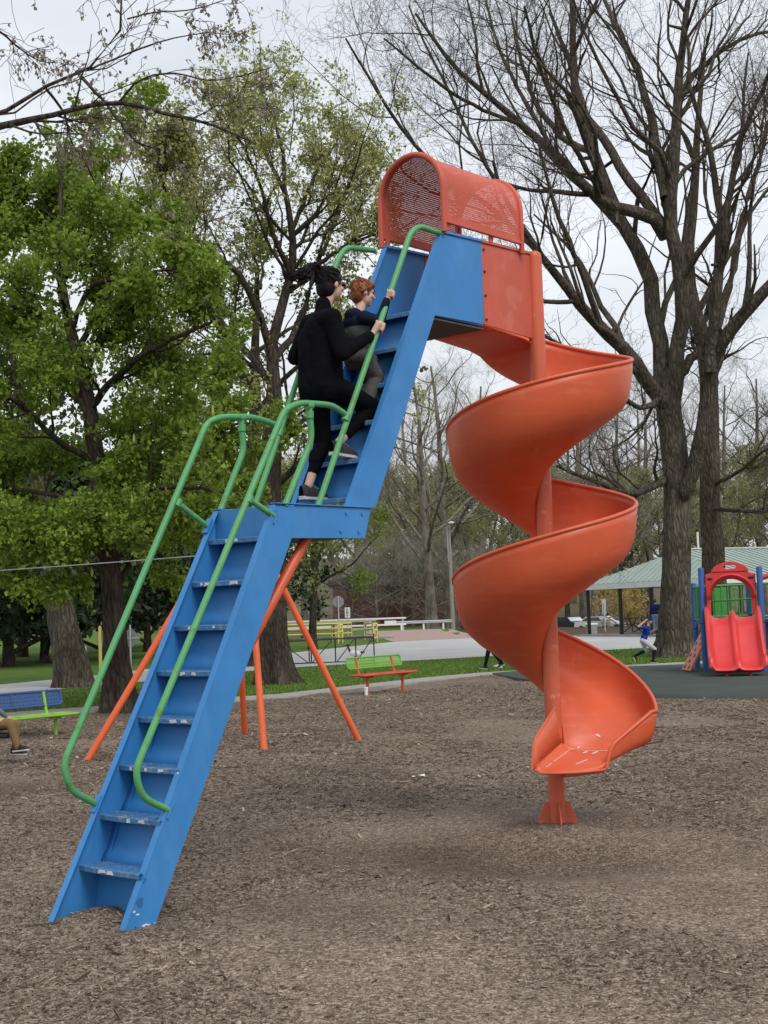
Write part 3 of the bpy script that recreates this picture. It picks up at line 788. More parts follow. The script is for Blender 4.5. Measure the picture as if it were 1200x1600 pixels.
# bracket under the run-out, flange under the entry, box floor in orange
lc = W2L(.20, -.17)
mb = MB(); q0, q1 = W2L(.04, -.03), W2L(.36, -.16); mb.bar((*q0, .43), (*q1, .475), .012, .075); mb.build('bracket', M_ORNG2, slide)
# leg under the landing
for t_ in (.2, -.2):
    mb = MB(); mb.tube([S(1.55, t_, 2.283), S(.93, t_, 1.515)], .036, 14); mb.build('knee_brace', M_ORNG, slide, smooth=True)

# ------------------------------------------------------------------ trees
def polyline_resample(L, n):
    A = np.array([p[:3] for p in L], float); r = np.array([p[3] for p in L], float)
    A = np.array([tuple(v) for v in catmull([tuple(a) for a in A], 8)])
    d0 = np.linspace(0, 1, len(r)); 
    d = np.concatenate([[0], np.cumsum(np.linalg.norm(np.diff(A, axis=0), axis=1))]); t = np.linspace(0, d[-1], n)
    P = np.stack([np.interp(t, d, A[:, k]) for k in range(3)], 1)
    rr = np.interp(np.linspace(0, 1, n), d0, r)
    return P, rr
def rot_about(v, axis, ang):
    c, s = np.cos(ang)[..., None], np.sin(ang)[..., None]
    return v * c + np.cross(axis, v) * s + axis * (np.sum(axis * v, -1, keepdims=True)) * (1 - c)
def grow(g, P, Rr, per, t0, t1, lf, ang, npts, rf=.6, trop=.12, wig=.22, lmin=.0, taper=.25, droop=0.0, lmax=99.):
    """children of a set of branches P (nb,n,3): random starts, curved growth, upward tropism"""
    nb, n, _ = P.shape
    Lp = np.sum(np.linalg.norm(np.diff(P, axis=1), axis=2), axis=1)
    cnt = np.maximum(0, np.round(per * (0.6 + .8 * g.random(nb)))).astype(int) if np.isscalar(per) else per
    ib = np.repeat(np.arange(nb), cnt)
    t = t0 + (t1 - t0) * g.random(len(ib)) ** .85
    x = t * (n - 1); i0 = np.minimum(x.astype(int), n - 2); fr = (x - i0)[:, None]
    start = P[ib, i0] * (1 - fr) + P[ib, i0 + 1] * fr
    tan = unit(P[ib, i0 + 1] - P[ib, i0])
    r0 = (Rr[ib, i0] * (1 - fr[:, 0]) + Rr[ib, i0 + 1] * fr[:, 0]) * rf * (0.7 + .45 * g.random(len(ib)))
    rnd = g.normal(size=tan.shape); perp = unit(np.cross(tan, rnd))
    d = unit(rot_about(tan, perp, ang * (0.65 + .7 * g.random(len(ib)))))
    L = np.maximum(Lp[ib] * lf * (1.15 - .55 * t) * (.55 + .8 * g.random(len(ib))), lmin)
    L = np.minimum(L, lmax * (.7 + .4 * g.random(len(ib))))
    step = L / (npts - 1)
    C = np.zeros((len(ib), npts, 3)); C[:, 0] = start
    for k in range(1, npts):
        d = unit(d + g.normal(size=d.shape) * wig + np.array([0, 0, trop - droop * k / npts]))
        C[:, k] = C[:, k - 1] + d * step[:, None]
    RR = r0[:, None] * np.linspace(1, taper, npts)[None]
    return C, RR
def tubes(P, Rr, k):
    nb, n, _ = P.shape
    T_ = np.empty_like(P); T_[:, 1:-1] = P[:, 2:] - P[:, :-2]; T_[:, 0] = P[:, 1] - P[:, 0]; T_[:, -1] = P[:, -1] - P[:, -2]
    T_ = unit(T_ + 1e-9)
    ref = np.where(np.abs(T_[..., 2:3]) < .9, np.array([0, 0, 1.]), np.array([1., 0, 0]))
    N = unit(np.cross(T_, ref)); Bn = np.cross(T_, N)
    a = np.arange(k) * 2 * np.pi / k
    V = P[:, :, None] + (N[:, :, None] * np.cos(a)[:, None] + Bn[:, :, None] * np.sin(a)[:, None]) * Rr[:, :, None, None]
    idx = np.arange(nb * n * k).reshape(nb, n, k); nx = np.roll(idx, -1, axis=2)
    F = np.stack([idx[:, :-1], nx[:, :-1], nx[:, 1:], idx[:, 1:]], -1).reshape(-1, 4)
    return V.reshape(-1, 3), F
def join(parts):
    V, F, o = [], [], 0
    for v, f in parts:
        V.append(v); F.append(f + o); o += len(v)
    return np.concatenate(V), np.concatenate(F)
def flare(P, r, amt=.6, h=1.0):
    """root flare at the foot of a trunk"""
    z = P[:, 2] - P[0, 2]; return r * (1 + amt * np.exp(-z / (h * .35)))
def trunk_tube(P, r, k=20, lobes=5, seed=0, amt=.28, h=1.2):
    nb = len(P); g = np.random.default_rng(seed); ph = g.uniform(0, 6.28, 3)
    a = np.arange(k) * 2 * np.pi / k
    V = []
    for i in range(nb):
        z = P[i, 2] - P[0, 2]; w = np.exp(-max(z, 0) / h)
        rad = r[i] * (1 + (amt * w + .035) * np.cos(lobes * a + ph[0]) + .03 * np.cos(3 * a + ph[1] + z * .6) + .02 * np.sin(7 * a + z * 1.4))
        V.append(np.stack([P[i, 0] + rad * np.cos(a), P[i, 1] + rad * np.sin(a), np.full(k, P[i, 2])], 1))
    idx = np.arange(nb * k).reshape(nb, k); nx = np.roll(idx, -1, axis=1)
    F = np.stack([idx[:-1], nx[:-1], nx[1:], idx[1:]], -1).reshape(-1, 4)
    return np.concatenate(V), F
def knots(g, P, Rr, n, size):
    C, RR = grow(g, P, Rr, n, .15, .9, .06, 1.2, 3, rf=size, trop=0, wig=.1, taper=.6)
    return C, RR
def leaf_set(g, pos, dirs, size, jit, fold=.35, shape='leaf', spread=1.0):
    """n leaves as folded blades; returns V, F"""
    n = len(pos)
    s = size * (0.6 + .8 * g.random(n))[:, None]
    d = unit(dirs + g.normal(size=(n, 3)) * spread)
    sd = unit(np.cross(d, g.normal(size=(n, 3)))); nn = np.cross(d, sd)
    p = pos + g.normal(size=(n, 3)) * jit
    base = p; tip = p + d * s; mid = p + d * s * .55
    l = mid + sd * s * .34 + nn * s * fold * .5; r_ = mid - sd * s * .34 + nn * s * fold * .5
    V = np.stack([base, l, tip, r_], 1).reshape(-1, 3)
    o = (np.arange(n) * 4)[:, None]
    F = np.concatenate([o + np.array([[0, 1, 2]]), o + np.array([[0, 2, 3]])], 0)
    return V, F

# main limbs of the trees in view (x, y, z, radius in metres)
LIMBS_GREY = [
  [(8.69,42.3,-0.16,0.605),(8.74,42.3,0.44,0.488),(8.84,42.3,2.48,0.43),(8.98,42.3,4.82,0.43),(8.94,42.3,6.4,0.391),(8.88,42.3,7.59,0.41),(8.88,42.3,8.39,0.391),(8.88,42.3,8.78,0.254)],
  [(8.82,42.3,7.59,0.254),(8.12,41.8,8.49,0.232),(7.39,41.3,9.29,0.21),(6.58,40.8,10.05,0.188),(5.78,40.3,10.74,0.149),(4.92,39.8,11.79,0.119),(4.25,39.3,12.68,0.091),(3.69,38.8,13.52,0.063),(3.41,38.3,14.3,0.044)],
  [(8.75,42.3,7.5,0.273),(8.73,42.5,8.62,0.255),(8.68,42.7,10.47,0.256),(8.5,42.9,12.25,0.238),(7.99,43.1,13.45,0.209),(7.66,43.3,14.34,0.19),(7.06,43.5,16.2,0.171),(6.66,43.7,17.97,0.141),(6.67,43.9,19.96,0.111),(6.76,44.1,21.44,0.092),(6.65,44.3,23.17,0.051)],
  [(8.9,42.3,7.49,0.273),(9.05,42.17,8.46,0.243),(9.36,42.05,10.81,0.233),(9.25,41.92,13.08,0.213),(9.19,41.8,14.45,0.193),(9.5,41.67,17.21,0.164),(9.65,41.55,18.67,0.125),(9.89,41.42,20.12,0.096),(10.23,41.3,21.57,0.057)],
  [(9.02,42.3,12.99,0.215),(8.48,41.87,13.59,0.193),(7.14,41.44,13.81,0.153),(5.59,41.01,15.22,0.133),(4.52,40.59,16.09,0.112),(3.28,40.16,17.05,0.083),(2.35,39.73,17.88,0.064),(1.44,39.3,19.08,0.036)],
  [(8.94,42.3,13.39,0.176),(8.03,42.9,15.03,0.158),(7.49,43.5,16.5,0.141),(7.01,44.1,17.68,0.112),(6.56,44.7,19.87,0.083),(6.17,45.3,21.56,0.052)],
  [(8.98,41.8,14.05,0.174),(9.0,42.5,15.69,0.157),(8.9,43.2,17.07,0.14),(8.71,43.9,19.04,0.111),(8.27,44.6,20.52,0.082),(8.02,45.3,21.94,0.063)],
  [(9.69,42.3,17.44,0.117),(10.4,42.8,18.43,0.099),(11.17,43.3,19.13,0.08),(12.15,43.8,19.83,0.061),(13.14,44.3,20.22,0.051)],
  [(9.05,42.3,4.43,0.254),(9.16,42.03,5.03,0.233),(9.39,41.75,5.68,0.222),(9.56,41.48,6.54,0.211),(9.72,41.21,7.4,0.209),(9.91,40.94,8.61,0.208),(10.07,40.66,9.22,0.207),(10.56,40.39,9.82,0.186),(11.05,40.12,10.32,0.167),(11.51,39.85,10.9,0.138),(12.32,39.57,11.94,0.091),(12.88,39.3,13.35,0.064)],
  [(9.83,40.8,8.49,0.188),(9.84,40.44,9.57,0.168),(9.99,40.09,11.01,0.148),(10.09,39.73,12.82,0.119),(9.88,39.37,14.04,0.1),(9.58,39.01,15.25,0.081),(9.19,38.66,16.26,0.062),(9.09,38.3,17.62,0.044)],
  [(10.08,40.3,10.87,0.121),(10.12,39.7,11.77,0.11),(10.35,39.1,13.75,0.099),(10.63,38.5,15.04,0.08),(11.07,37.9,16.09,0.061),(11.32,37.3,17.12,0.043)],
  [(8.86,42.3,5.58,0.137),(8.19,41.97,5.22,0.126),(7.63,41.63,5.05,0.106),(7.09,41.3,5.04,0.086),(6.29,40.97,5.35,0.066),(5.59,40.63,5.6,0.056),(5.09,40.3,5.78,0.037)],
  [(8.79,42.3,8.19,0.127),(8.23,41.55,7.66,0.096),(7.6,40.8,7.51,0.075),(7.1,40.05,7.7,0.055),(6.51,39.3,7.52,0.027)],
  [(6.77,42.3,15.81,0.117),(6.1,43.05,16.5,0.099),(5.42,43.8,17.84,0.081),(5.05,44.55,19.54,0.062),(4.88,45.3,21.39,0.042)],
  [(6.54,40.3,9.95,0.102),(6.24,39.97,10.64,0.092),(5.99,39.63,11.24,0.082),(5.61,39.3,12.1,0.073),(5.24,38.97,12.96,0.063),(4.96,38.63,13.8,0.045),(4.7,38.3,14.81,0.035)],
  [(7.48,42.3,13.95,0.098),(6.58,41.5,14.15,0.086),(5.5,40.7,14.04,0.075),(4.46,39.9,13.93,0.055),(3.55,39.1,14.0,0.045),(3.06,38.3,14.5,0.027)],
  [(4.92,39.8,11.79,0.092),(3.79,39.22,12.8,0.081),(2.42,38.63,13.8,0.071),(1.43,38.05,14.47,0.061),(0.56,37.47,15.48,0.052),(-0.1,36.88,16.45,0.043),(-0.59,36.3,17.12,0.025)],
  [(3.69,38.8,13.52,0.063),(2.87,39.17,15.27,0.054),(2.3,39.55,16.85,0.046),(1.63,39.92,18.57,0.037),(1.29,40.3,19.73,0.028)],
  [(5.6,41.1,15.24,0.085),(4.61,41.83,17.65,0.068),(4.05,42.57,19.6,0.049),(3.78,43.3,21.61,0.03)],
  [(7.2,41.8,13.92,0.096),(5.95,40.63,15.66,0.075),(5.02,39.47,17.3,0.055),(4.5,38.3,18.72,0.035)],
  [(4.49,40.3,15.99,0.065),(2.83,39.3,16.36,0.054),(1.52,38.3,16.96,0.044),(0.46,37.3,17.51,0.026)],
  [(5.87,40.3,10.64,0.074),(4.68,39.8,10.57,0.064),(3.72,39.3,10.86,0.045),(2.8,38.8,11.7,0.036),(2.06,38.3,11.96,0.027)],
  [(9.24,42.3,8.57,0.156),(9.7,42.63,9.21,0.148),(10.29,42.97,9.56,0.119),(10.7,43.3,10.12,0.08)],
]
LIMBS_STRAIGHT = [
  [(11.03,47.0,0.35,0.412),(11.11,47.0,2.73,0.38),(11.1,47.0,5.12,0.347),(11.21,47.0,7.97,0.336),(11.24,47.0,9.51,0.315),(11.07,47.0,10.85,0.282),(10.8,47.0,11.97,0.239),(10.76,47.0,13.53,0.184),(11.1,47.0,15.77,0.141),(11.32,47.0,18.02,0.098),(11.67,47.0,20.51,0.065)],
  [(11.18,47.0,9.96,0.174),(12.03,47.6,11.84,0.154),(12.73,48.2,13.77,0.134),(13.33,48.8,15.77,0.101),(14.18,49.4,17.82,0.08),(14.94,50.0,20.16,0.046)],
  [(11.08,47.0,5.56,0.076),(11.68,45.67,5.85,0.063),(11.98,44.33,6.22,0.051),(12.34,43.0,6.56,0.04)],
  [(11.09,47.0,4.8,0.076),(11.4,45.67,4.65,0.074),(11.89,44.33,4.47,0.061),(12.53,43.0,4.45,0.04)],
]
LIMBS_BUD = [
  [(-2.79,34.6,-0.08,0.463),(-2.87,34.6,0.48,0.351),(-2.88,34.6,2.07,0.304),(-2.85,34.6,4.31,0.288),(-2.77,34.6,5.91,0.272),(-2.69,34.6,6.88,0.256),(-2.65,34.6,7.7,0.24),(-2.64,34.6,8.02,0.128)],
  [(-2.7,34.6,7.7,0.208),(-2.68,34.6,8.51,0.176),(-2.41,34.6,9.49,0.152),(-2.18,34.6,10.3,0.136),(-2.09,34.6,11.45,0.112),(-2.23,34.6,12.62,0.08),(-2.25,34.6,13.45,0.064),(-2.43,34.6,14.29,0.04)],
  [(-2.69,34.6,8.27,0.144),(-3.02,34.27,9.43,0.119),(-3.45,33.93,10.26,0.102),(-4.03,33.6,10.72,0.085),(-4.75,33.27,11.33,0.069),(-5.32,32.93,11.58,0.053),(-5.63,32.6,11.96,0.03)],
  [(-2.71,34.6,7.54,0.144),(-3.36,34.93,8.44,0.121),(-3.95,35.27,9.19,0.106),(-4.47,35.6,10.03,0.082),(-5.17,35.93,10.64,0.066),(-5.89,36.27,11.18,0.05),(-6.45,36.6,11.64,0.034)],
  [(-2.61,34.6,8.18,0.128),(-2.13,35.0,8.9,0.105),(-1.8,35.4,9.81,0.09),(-1.53,35.8,10.82,0.074),(-1.27,36.2,11.86,0.058),(-0.74,36.6,12.83,0.034)],
  [(-2.18,34.6,10.38,0.096),(-2.55,34.1,11.33,0.079),(-2.73,33.6,12.16,0.062),(-2.97,33.1,12.81,0.046),(-3.22,32.6,13.28,0.03)],
  [(-2.09,34.6,11.45,0.08),(-1.7,35.27,12.63,0.065),(-1.37,35.93,13.52,0.05),(-0.95,36.6,14.34,0.034)],
  [(-2.76,34.6,6.24,0.144),(-3.33,35.2,7.66,0.114),(-3.77,35.8,8.78,0.091),(-4.41,36.4,9.78,0.076),(-5.15,37.0,10.99,0.06),(-5.64,37.6,12.23,0.043)],
  [(-2.74,34.6,5.91,0.112),(-2.13,34.1,6.79,0.094),(-1.45,33.6,7.33,0.078),(-0.81,33.1,7.38,0.053),(-0.18,32.6,7.73,0.038)],
  [(-2.79,34.6,5.27,0.112),(-3.4,33.85,6.01,0.094),(-3.92,33.1,6.56,0.069),(-4.43,32.35,6.62,0.045),(-4.9,31.6,6.97,0.029)],
  [(-2.24,34.6,12.45,0.08),(-2.7,35.6,13.63,0.066),(-3.1,36.6,14.68,0.051),(-3.52,37.6,15.59,0.035)],
  [(-4.73,33.1,11.29,0.061),(-4.94,32.6,11.93,0.053),(-5.01,32.1,12.4,0.037),(-4.77,31.6,12.76,0.022)],
  [(-1.53,35.6,10.77,0.074),(-0.91,34.93,11.0,0.056),(-0.4,34.27,11.13,0.04),(0.09,33.6,11.1,0.023)],
  [(-4.53,36.1,10.15,0.083),(-4.89,36.48,11.37,0.067),(-5.0,36.85,12.44,0.051),(-4.94,37.23,13.53,0.043),(-4.61,37.6,14.63,0.026)],
  [(-1.43,35.6,11.02,0.066),(-0.91,36.27,12.39,0.059),(-0.64,36.93,13.46,0.043),(-0.45,37.6,14.48,0.026)],
]
LIMBS_LEAFY = [
  [(-5.23,27.1,-0.1,0.313),(-5.27,27.1,0.25,0.238),(-5.32,27.1,1.37,0.206),(-5.35,27.1,2.24,0.194),(-5.43,27.1,3.12,0.181),(-5.57,27.1,4.38,0.169),(-5.71,27.1,5.78,0.156),(-5.94,27.1,6.93,0.138),(-6.15,27.1,7.84,0.113),(-6.25,27.1,8.61,0.088),(-6.27,27.1,9.39,0.063),(-6.21,27.1,10.3,0.044),(-6.26,27.1,11.21,0.025)],
  [(-6.08,27.1,7.58,0.081),(-6.36,26.73,7.64,0.068),(-6.76,26.35,7.8,0.055),(-7.15,25.98,7.78,0.042),(-7.53,25.6,7.93,0.024)],
  [(-6.21,27.1,8.35,0.069),(-6.68,27.6,9.15,0.057),(-7.18,28.1,9.83,0.045),(-7.71,28.6,10.67,0.026)],
  [(-5.75,27.1,5.91,0.081),(-5.11,26.6,6.44,0.068),(-4.4,26.1,6.82,0.054),(-3.59,25.6,7.06,0.041),(-2.93,25.1,7.17,0.023)],
  [(-5.62,27.1,4.89,0.075),(-6.21,26.43,5.21,0.061),(-6.65,25.77,5.74,0.048),(-7.17,25.1,6.14,0.029)],
  [(-5.6,27.1,4.63,0.075),(-4.95,27.6,5.3,0.064),(-4.25,28.1,5.6,0.052),(-3.53,28.6,5.64,0.04),(-2.91,29.1,5.82,0.027)],
  [(-5.52,27.1,4.0,0.069),(-6.16,27.77,4.2,0.058),(-7.1,28.43,4.42,0.046),(-8.07,29.1,4.65,0.027)],
  [(-5.49,27.1,3.87,0.069),(-4.61,26.27,4.15,0.055),(-3.75,25.43,4.17,0.041),(-2.84,24.6,3.95,0.023)],
  [(-5.96,27.1,6.93,0.069),(-5.61,27.35,8.0,0.057),(-5.38,27.6,9.1,0.045),(-5.28,27.85,10.09,0.032),(-5.18,28.1,10.97,0.019)],
  [(-6.08,27.1,7.45,0.056),(-5.61,26.77,8.25,0.049),(-4.67,26.43,8.39,0.037),(-3.87,26.1,8.41,0.024)],
  [(-5.39,27.1,2.86,0.056),(-5.73,26.27,3.21,0.049),(-6.25,25.43,3.19,0.035),(-6.72,24.6,3.28,0.023)],
  [(-5.39,27.1,2.86,0.056),(-4.9,27.77,3.25,0.051),(-4.36,28.43,3.27,0.039),(-3.78,29.1,3.41,0.027)],
]
LIMBS_OVER = [
  [(-5.95,15.0,6.58,0.208),(-5.24,15.0,6.92,0.152),(-4.67,15.0,7.22,0.097),(-4.1,15.0,7.42,0.048),(-3.81,15.0,7.52,0.042),(-3.61,15.0,7.66,0.035),(-3.45,15.0,7.81,0.031),(-3.11,15.0,7.88,0.028),(-2.95,15.0,8.07,0.021),(-2.73,15.0,8.32,0.017),(-2.65,15.0,8.54,0.014),(-2.72,15.0,8.8,0.01)],
  [(-4.95,15.0,7.09,0.104),(-4.49,14.88,7.17,0.062),(-4.03,14.75,7.16,0.037),(-3.58,14.62,7.19,0.03),(-3.21,14.5,7.24,0.027),(-2.67,14.38,7.24,0.023),(-2.21,14.25,7.08,0.02),(-1.66,14.12,6.88,0.013),(-1.19,14.0,6.61,0.006)],
  [(-3.24,15.0,7.85,0.021),(-2.88,14.75,7.39,0.017),(-2.66,14.5,7.05,0.017),(-2.42,14.25,6.74,0.013),(-2.05,14.0,6.58,0.006)],
  [(-3.58,15.0,7.66,0.017),(-3.44,15.25,7.45,0.014),(-3.43,15.5,7.24,0.011),(-3.34,15.75,7.1,0.011),(-3.25,16.0,6.87,0.007)],
  [(-2.78,15.0,7.48,0.014),(-2.5,14.8,7.65,0.01),(-2.11,14.6,7.63,0.01),(-1.68,14.4,7.46,0.007),(-1.25,14.2,7.44,0.007),(-1.0,14.0,7.42,0.005)],
  [(-3.09,15.0,7.88,0.014),(-3.0,15.25,8.03,0.011),(-2.6,15.5,8.3,0.011),(-2.27,15.75,8.51,0.007),(-1.85,16.0,8.68,0.006)],
  [(-4.51,15.0,8.57,0.028),(-4.15,15.25,8.44,0.014),(-4.0,15.5,8.35,0.011),(-3.84,15.75,8.3,0.007),(-3.68,16.0,8.37,0.006)],
  [(-2.66,15.0,8.43,0.01),(-2.42,15.33,8.64,0.009),(-2.03,15.67,8.81,0.007),(-1.69,16.0,9.06,0.006)],
]

BARK_DARK = bark_mat('dark_bark', (.085, .070, .058), (.034, .028, .024))
BARK_GREY = bark_mat('grey_bark', (.135, .117, .097), (.050, .043, .035), b=1.0)
BARK_MID = bark_mat('brown_bark', (.12, .10, .08), (.048, .040, .032), b=1.0)
TWIG = mat('twig', (.125, .105, .090), (.075, .063, .055), scale=2, rough=.95, spec=.1)
TWIG_PALE = mat('pale_twig', (.17, .15, .125), (.11, .095, .08), scale=2, rough=.95, spec=.1)

def hero_tree(name, label, limbs, seed, bark, twig, lv, trunk_i=0, leaves=None, group=None, flare_amt=.28, straight_trunk=True, twig_tint=None):
    """a tree from hand-laid limbs plus grown branches; lv = list of grow settings"""
    g = np.random.default_rng(seed)
    base = limbs[trunk_i][0]
    root = thing(name, label, 'tree', (base[0], base[1], 0), 0, group)
    off = np.array([base[0], base[1], 0.])
    wood = []
    NP = 16
    LP, LR = [], []
    for i, L in enumerate(limbs):
        P, r = polyline_resample(L, NP); P = P - off
        w_ = g.normal(size=P.shape) * r[:, None] * .22; w_[0] = 0
        P = P + w_
        if i == trunk_i and straight_trunk:
            P2, r2 = polyline_resample(L, 26); P2 = P2 - off
            P2[:, :2] += g.normal(size=(26, 2)) * r2[:, None] * .04
            r2 = flare(P2, r2, .30, 1.0)
            v, f = trunk_tube(P2, r2, 26, 5, seed, flare_amt)
            tr = mesh_np('trunk', v, [f], bark, root, True)
        else:
            wood.append(tubes(P[None], r[None], 9))
        LP.append(P); LR.append(r)
    LP, LR = np.array(LP), np.array(LR)
    lo = np.array([i for i in range(len(limbs)) if not (i == trunk_i)])
    cur = [(LP[lo], LR[lo])]
    if lv[0].get('trunk'): cur = [(LP, LR)]
    kc, kr = knots(g, LP[lo], LR[lo], 1.2, .5); wood.append(tubes(kc, kr, 6))
    tw = []
    ends = None
    prev = cur[0]
    allb = []
    for q, s in enumerate(lv):
        s = dict(s); k = s.pop('sides'); s.pop('trunk', None); isw = s.pop('wood', False); extra = s.pop('also', None)
        per = s.pop('per')
        C, RR = grow(g, prev[0], prev[1], per, **s)
        if extra is not None and allb:
            pp_ = allb[extra]
            s2 = dict(s); s2['lf'] = s['lf'] * .6
            C2, R2 = grow(g, pp_[0], pp_[1] * .5, per * .7, **s2); C = np.concatenate([C, C2]); RR = np.concatenate([RR, R2])
        mn = s.get('rmin', 0)
        RR = np.maximum(RR, .0035)
        (wood if isw else tw).append(tubes(C, RR, k))
        allb.append((C, RR)); prev = (C, RR)
    v, f = join(wood); mesh_np('limbs', v, [f], bark, root, True)
    if tw:
        v, f = join(tw); o = mesh_np('twigs', v, [f], twig, root, False); tag(o, kind='stuff')
    if leaves:
        leaves(g, root, prev, allb)
    return root

# --- right: big bare grey-trunked tree and the straight one behind it
BARE_LV = [dict(per=7, t0=.12, t1=1, lf=.50, ang=.70, npts=8, rf=.55, trop=.10, wig=.18, sides=5, wood=True),
           dict(per=6, t0=.12, t1=1, lf=.58, ang=.70, npts=8, rf=.5, trop=.09, wig=.20, sides=4, wood=True, lmin=.9),
           dict(per=4.0, t0=.12, t1=1, lf=.64, ang=.75, npts=8, rf=.5, trop=.05, wig=.30, sides=3, lmin=.6),
           dict(per=2.6, t0=.1, t1=1, lf=.66, ang=.75, npts=6, rf=.6, trop=.04, wig=.34, sides=3, lmin=.35)]
hero_tree('bare_tree', 'large bare tree with thick grey trunk and spreading dark limbs behind the play structure', LIMBS_GREY, 21, BARK_GREY, TWIG, BARE_LV)
BARE_LV2 = [dict(BARE_LV[0], per=9, trunk=True, t0=.45, lf=.34), dict(BARE_LV[1], per=7), dict(BARE_LV[2], per=4), dict(BARE_LV[3], per=2.4)]
hero_tree('bare_tree', 'straight bare tree with slim brown trunk rising behind the red toddler slide', LIMBS_STRAIGHT, 22, BARK_MID, TWIG, BARE_LV2)

# --- left: leafy maple-like tree
LEAF_G = mat('fresh_leaf', (1, 1, 1), (.85, .85, .85), scale=1.0, rough=.6, spec=.25, tint=True, trans=.5)
def leafy_leaves(g, root, prev, allb):
    C, _ = prev
    tips = C[:, 1:].reshape(-1, 3); dr = unit(C[:, -1] - C[:, 0]); dr = np.repeat(dr, C.shape[1] - 1, 0)
    keep_ = g.random(len(tips)) < min(1, 27000 / len(tips)); tips, dr = tips[keep_], dr[keep_]
    k = 6                                              # leaves fan out from each bud
    pos = np.repeat(tips, k, 0); dd = np.repeat(dr, k, 0) * .4 + np.array([0, 0, -.25])
    V, F = leaf_set(g, pos, dd, .108, .075, spread=.95)
    n = len(pos)
    clump = np.repeat(g.random(len(tips)), k)
    c = np.array([.225, .32, .045]) * (0.6 + .8 * clump[:, None]) * (0.85 + .3 * g.random((n, 1)))
    c = c + (g.random((n, 1)) < .15) * np.array([.05, .055, .012])
    o = mesh_np('crown', V, [F], LEAF_G, root, False, tint=np.repeat(c, 4, 0)); tag(o, kind='stuff')
    # pale upright flower candles
    sel = C[g.random(len(C)) < .035][:, -1]
    mbv, mbf = [], []
    for p in sel[:420]:
        P = np.array([p + np.array([0, 0, z]) for z in (0, .05, .12, .18)])[None]
        P = P + g.normal(size=(1, 1, 3)) * .02
        mbv.append(tubes(P, np.array([[.018, .030, .022, .006]]), 5))
    v, f = join(mbv); o = mesh_np('blossom_candles', v, [f], mat('candle', (.34, .36, .13), (.26, .30, .09), rough=.8), root, False); tag(o, kind='stuff')
LEAFY_LV = [dict(per=9, t0=.10, t1=1, lmax=2.3, lf=.50, ang=.85, npts=7, rf=.5, trop=.04, wig=.2, sides=5, wood=True, trunk=True),
            dict(per=7, t0=.2, t1=1, lf=.50, ang=.8, npts=6, rf=.5, trop=.02, wig=.25, sides=4, wood=True),
            dict(per=5, t0=.2, t1=1, lf=.5, ang=.8, npts=5, rf=.5, trop=.0, wig=.3, sides=3, lmin=.3, droop=.1)]
LT = [L if i else L for i, L in enumerate(LIMBS_LEAFY)]
hero_tree('leafy_tree', 'tree in full fresh green leaf with a dark trunk, nearest on the left', LT, 31, BARK_DARK, TWIG, LEAFY_LV, leaves=leafy_leaves)

# --- middle: tall tree just coming into small pale leaf
LEAF_B = mat('bud_leaf', (1, 1, 1), (.85, .85, .85), scale=1.0, rough=.7, spec=.2, tint=True, trans=.45)
def bud_leaves(cnt, size, colr, jit=.06, k=3):
    def fn(g, root, prev, allb):
        C, _ = prev
        tips = C[:, 1:].reshape(-1, 3); dr = np.repeat(unit(C[:, -1] - C[:, 0]), C.shape[1] - 1, 0)
        kp = g.random(len(tips)) < min(1, cnt / len(tips)); tips, dr = tips[kp], dr[kp]
        pos = np.repeat(tips, k, 0); dd = np.repeat(dr, k, 0) * .5 + np.array([0, 0, -.1])
        V, F = leaf_set(g, pos, dd, size, jit, spread=.9); n = len(pos)
        c = np.array(colr) * (0.7 + .6 * g.random((n, 1)))
        o = mesh_np('crown', V, [F], LEAF_B, root, False, tint=np.repeat(c, 4, 0)); tag(o, kind='stuff')
    return fn
BUD_LV = [dict(per=8, t0=.12, t1=1, lf=.60, ang=.8, npts=8, rf=.5, trop=.10, wig=.22, sides=5, wood=True),
          dict(per=7, t0=.15, t1=1, lf=.50, ang=.75, npts=7, rf=.5, trop=.06, wig=.26, sides=4, wood=True),
          dict(per=5, t0=.15, t1=1, lf=.52, ang=.8, npts=5, rf=.5, trop=.03, wig=.3, sides=3),
          dict(per=3, t0=.2, t1=1, lf=.6, ang=.8, npts=4, rf=.6, trop=.0, wig=.3, sides=3, lmin=.22)]
hero_tree('budding_tree', 'tall tree with tiny yellow-green spring leaves behind the climbing pair', [L if i == 0 else [(x, y, z, r * .8) for x, y, z, r in L] for i, L in enumerate(LIMBS_BUD)], 41, BARK_DARK, TWIG, BUD_LV, leaves=bud_leaves(11500, .095, (.44, .47, .15)))

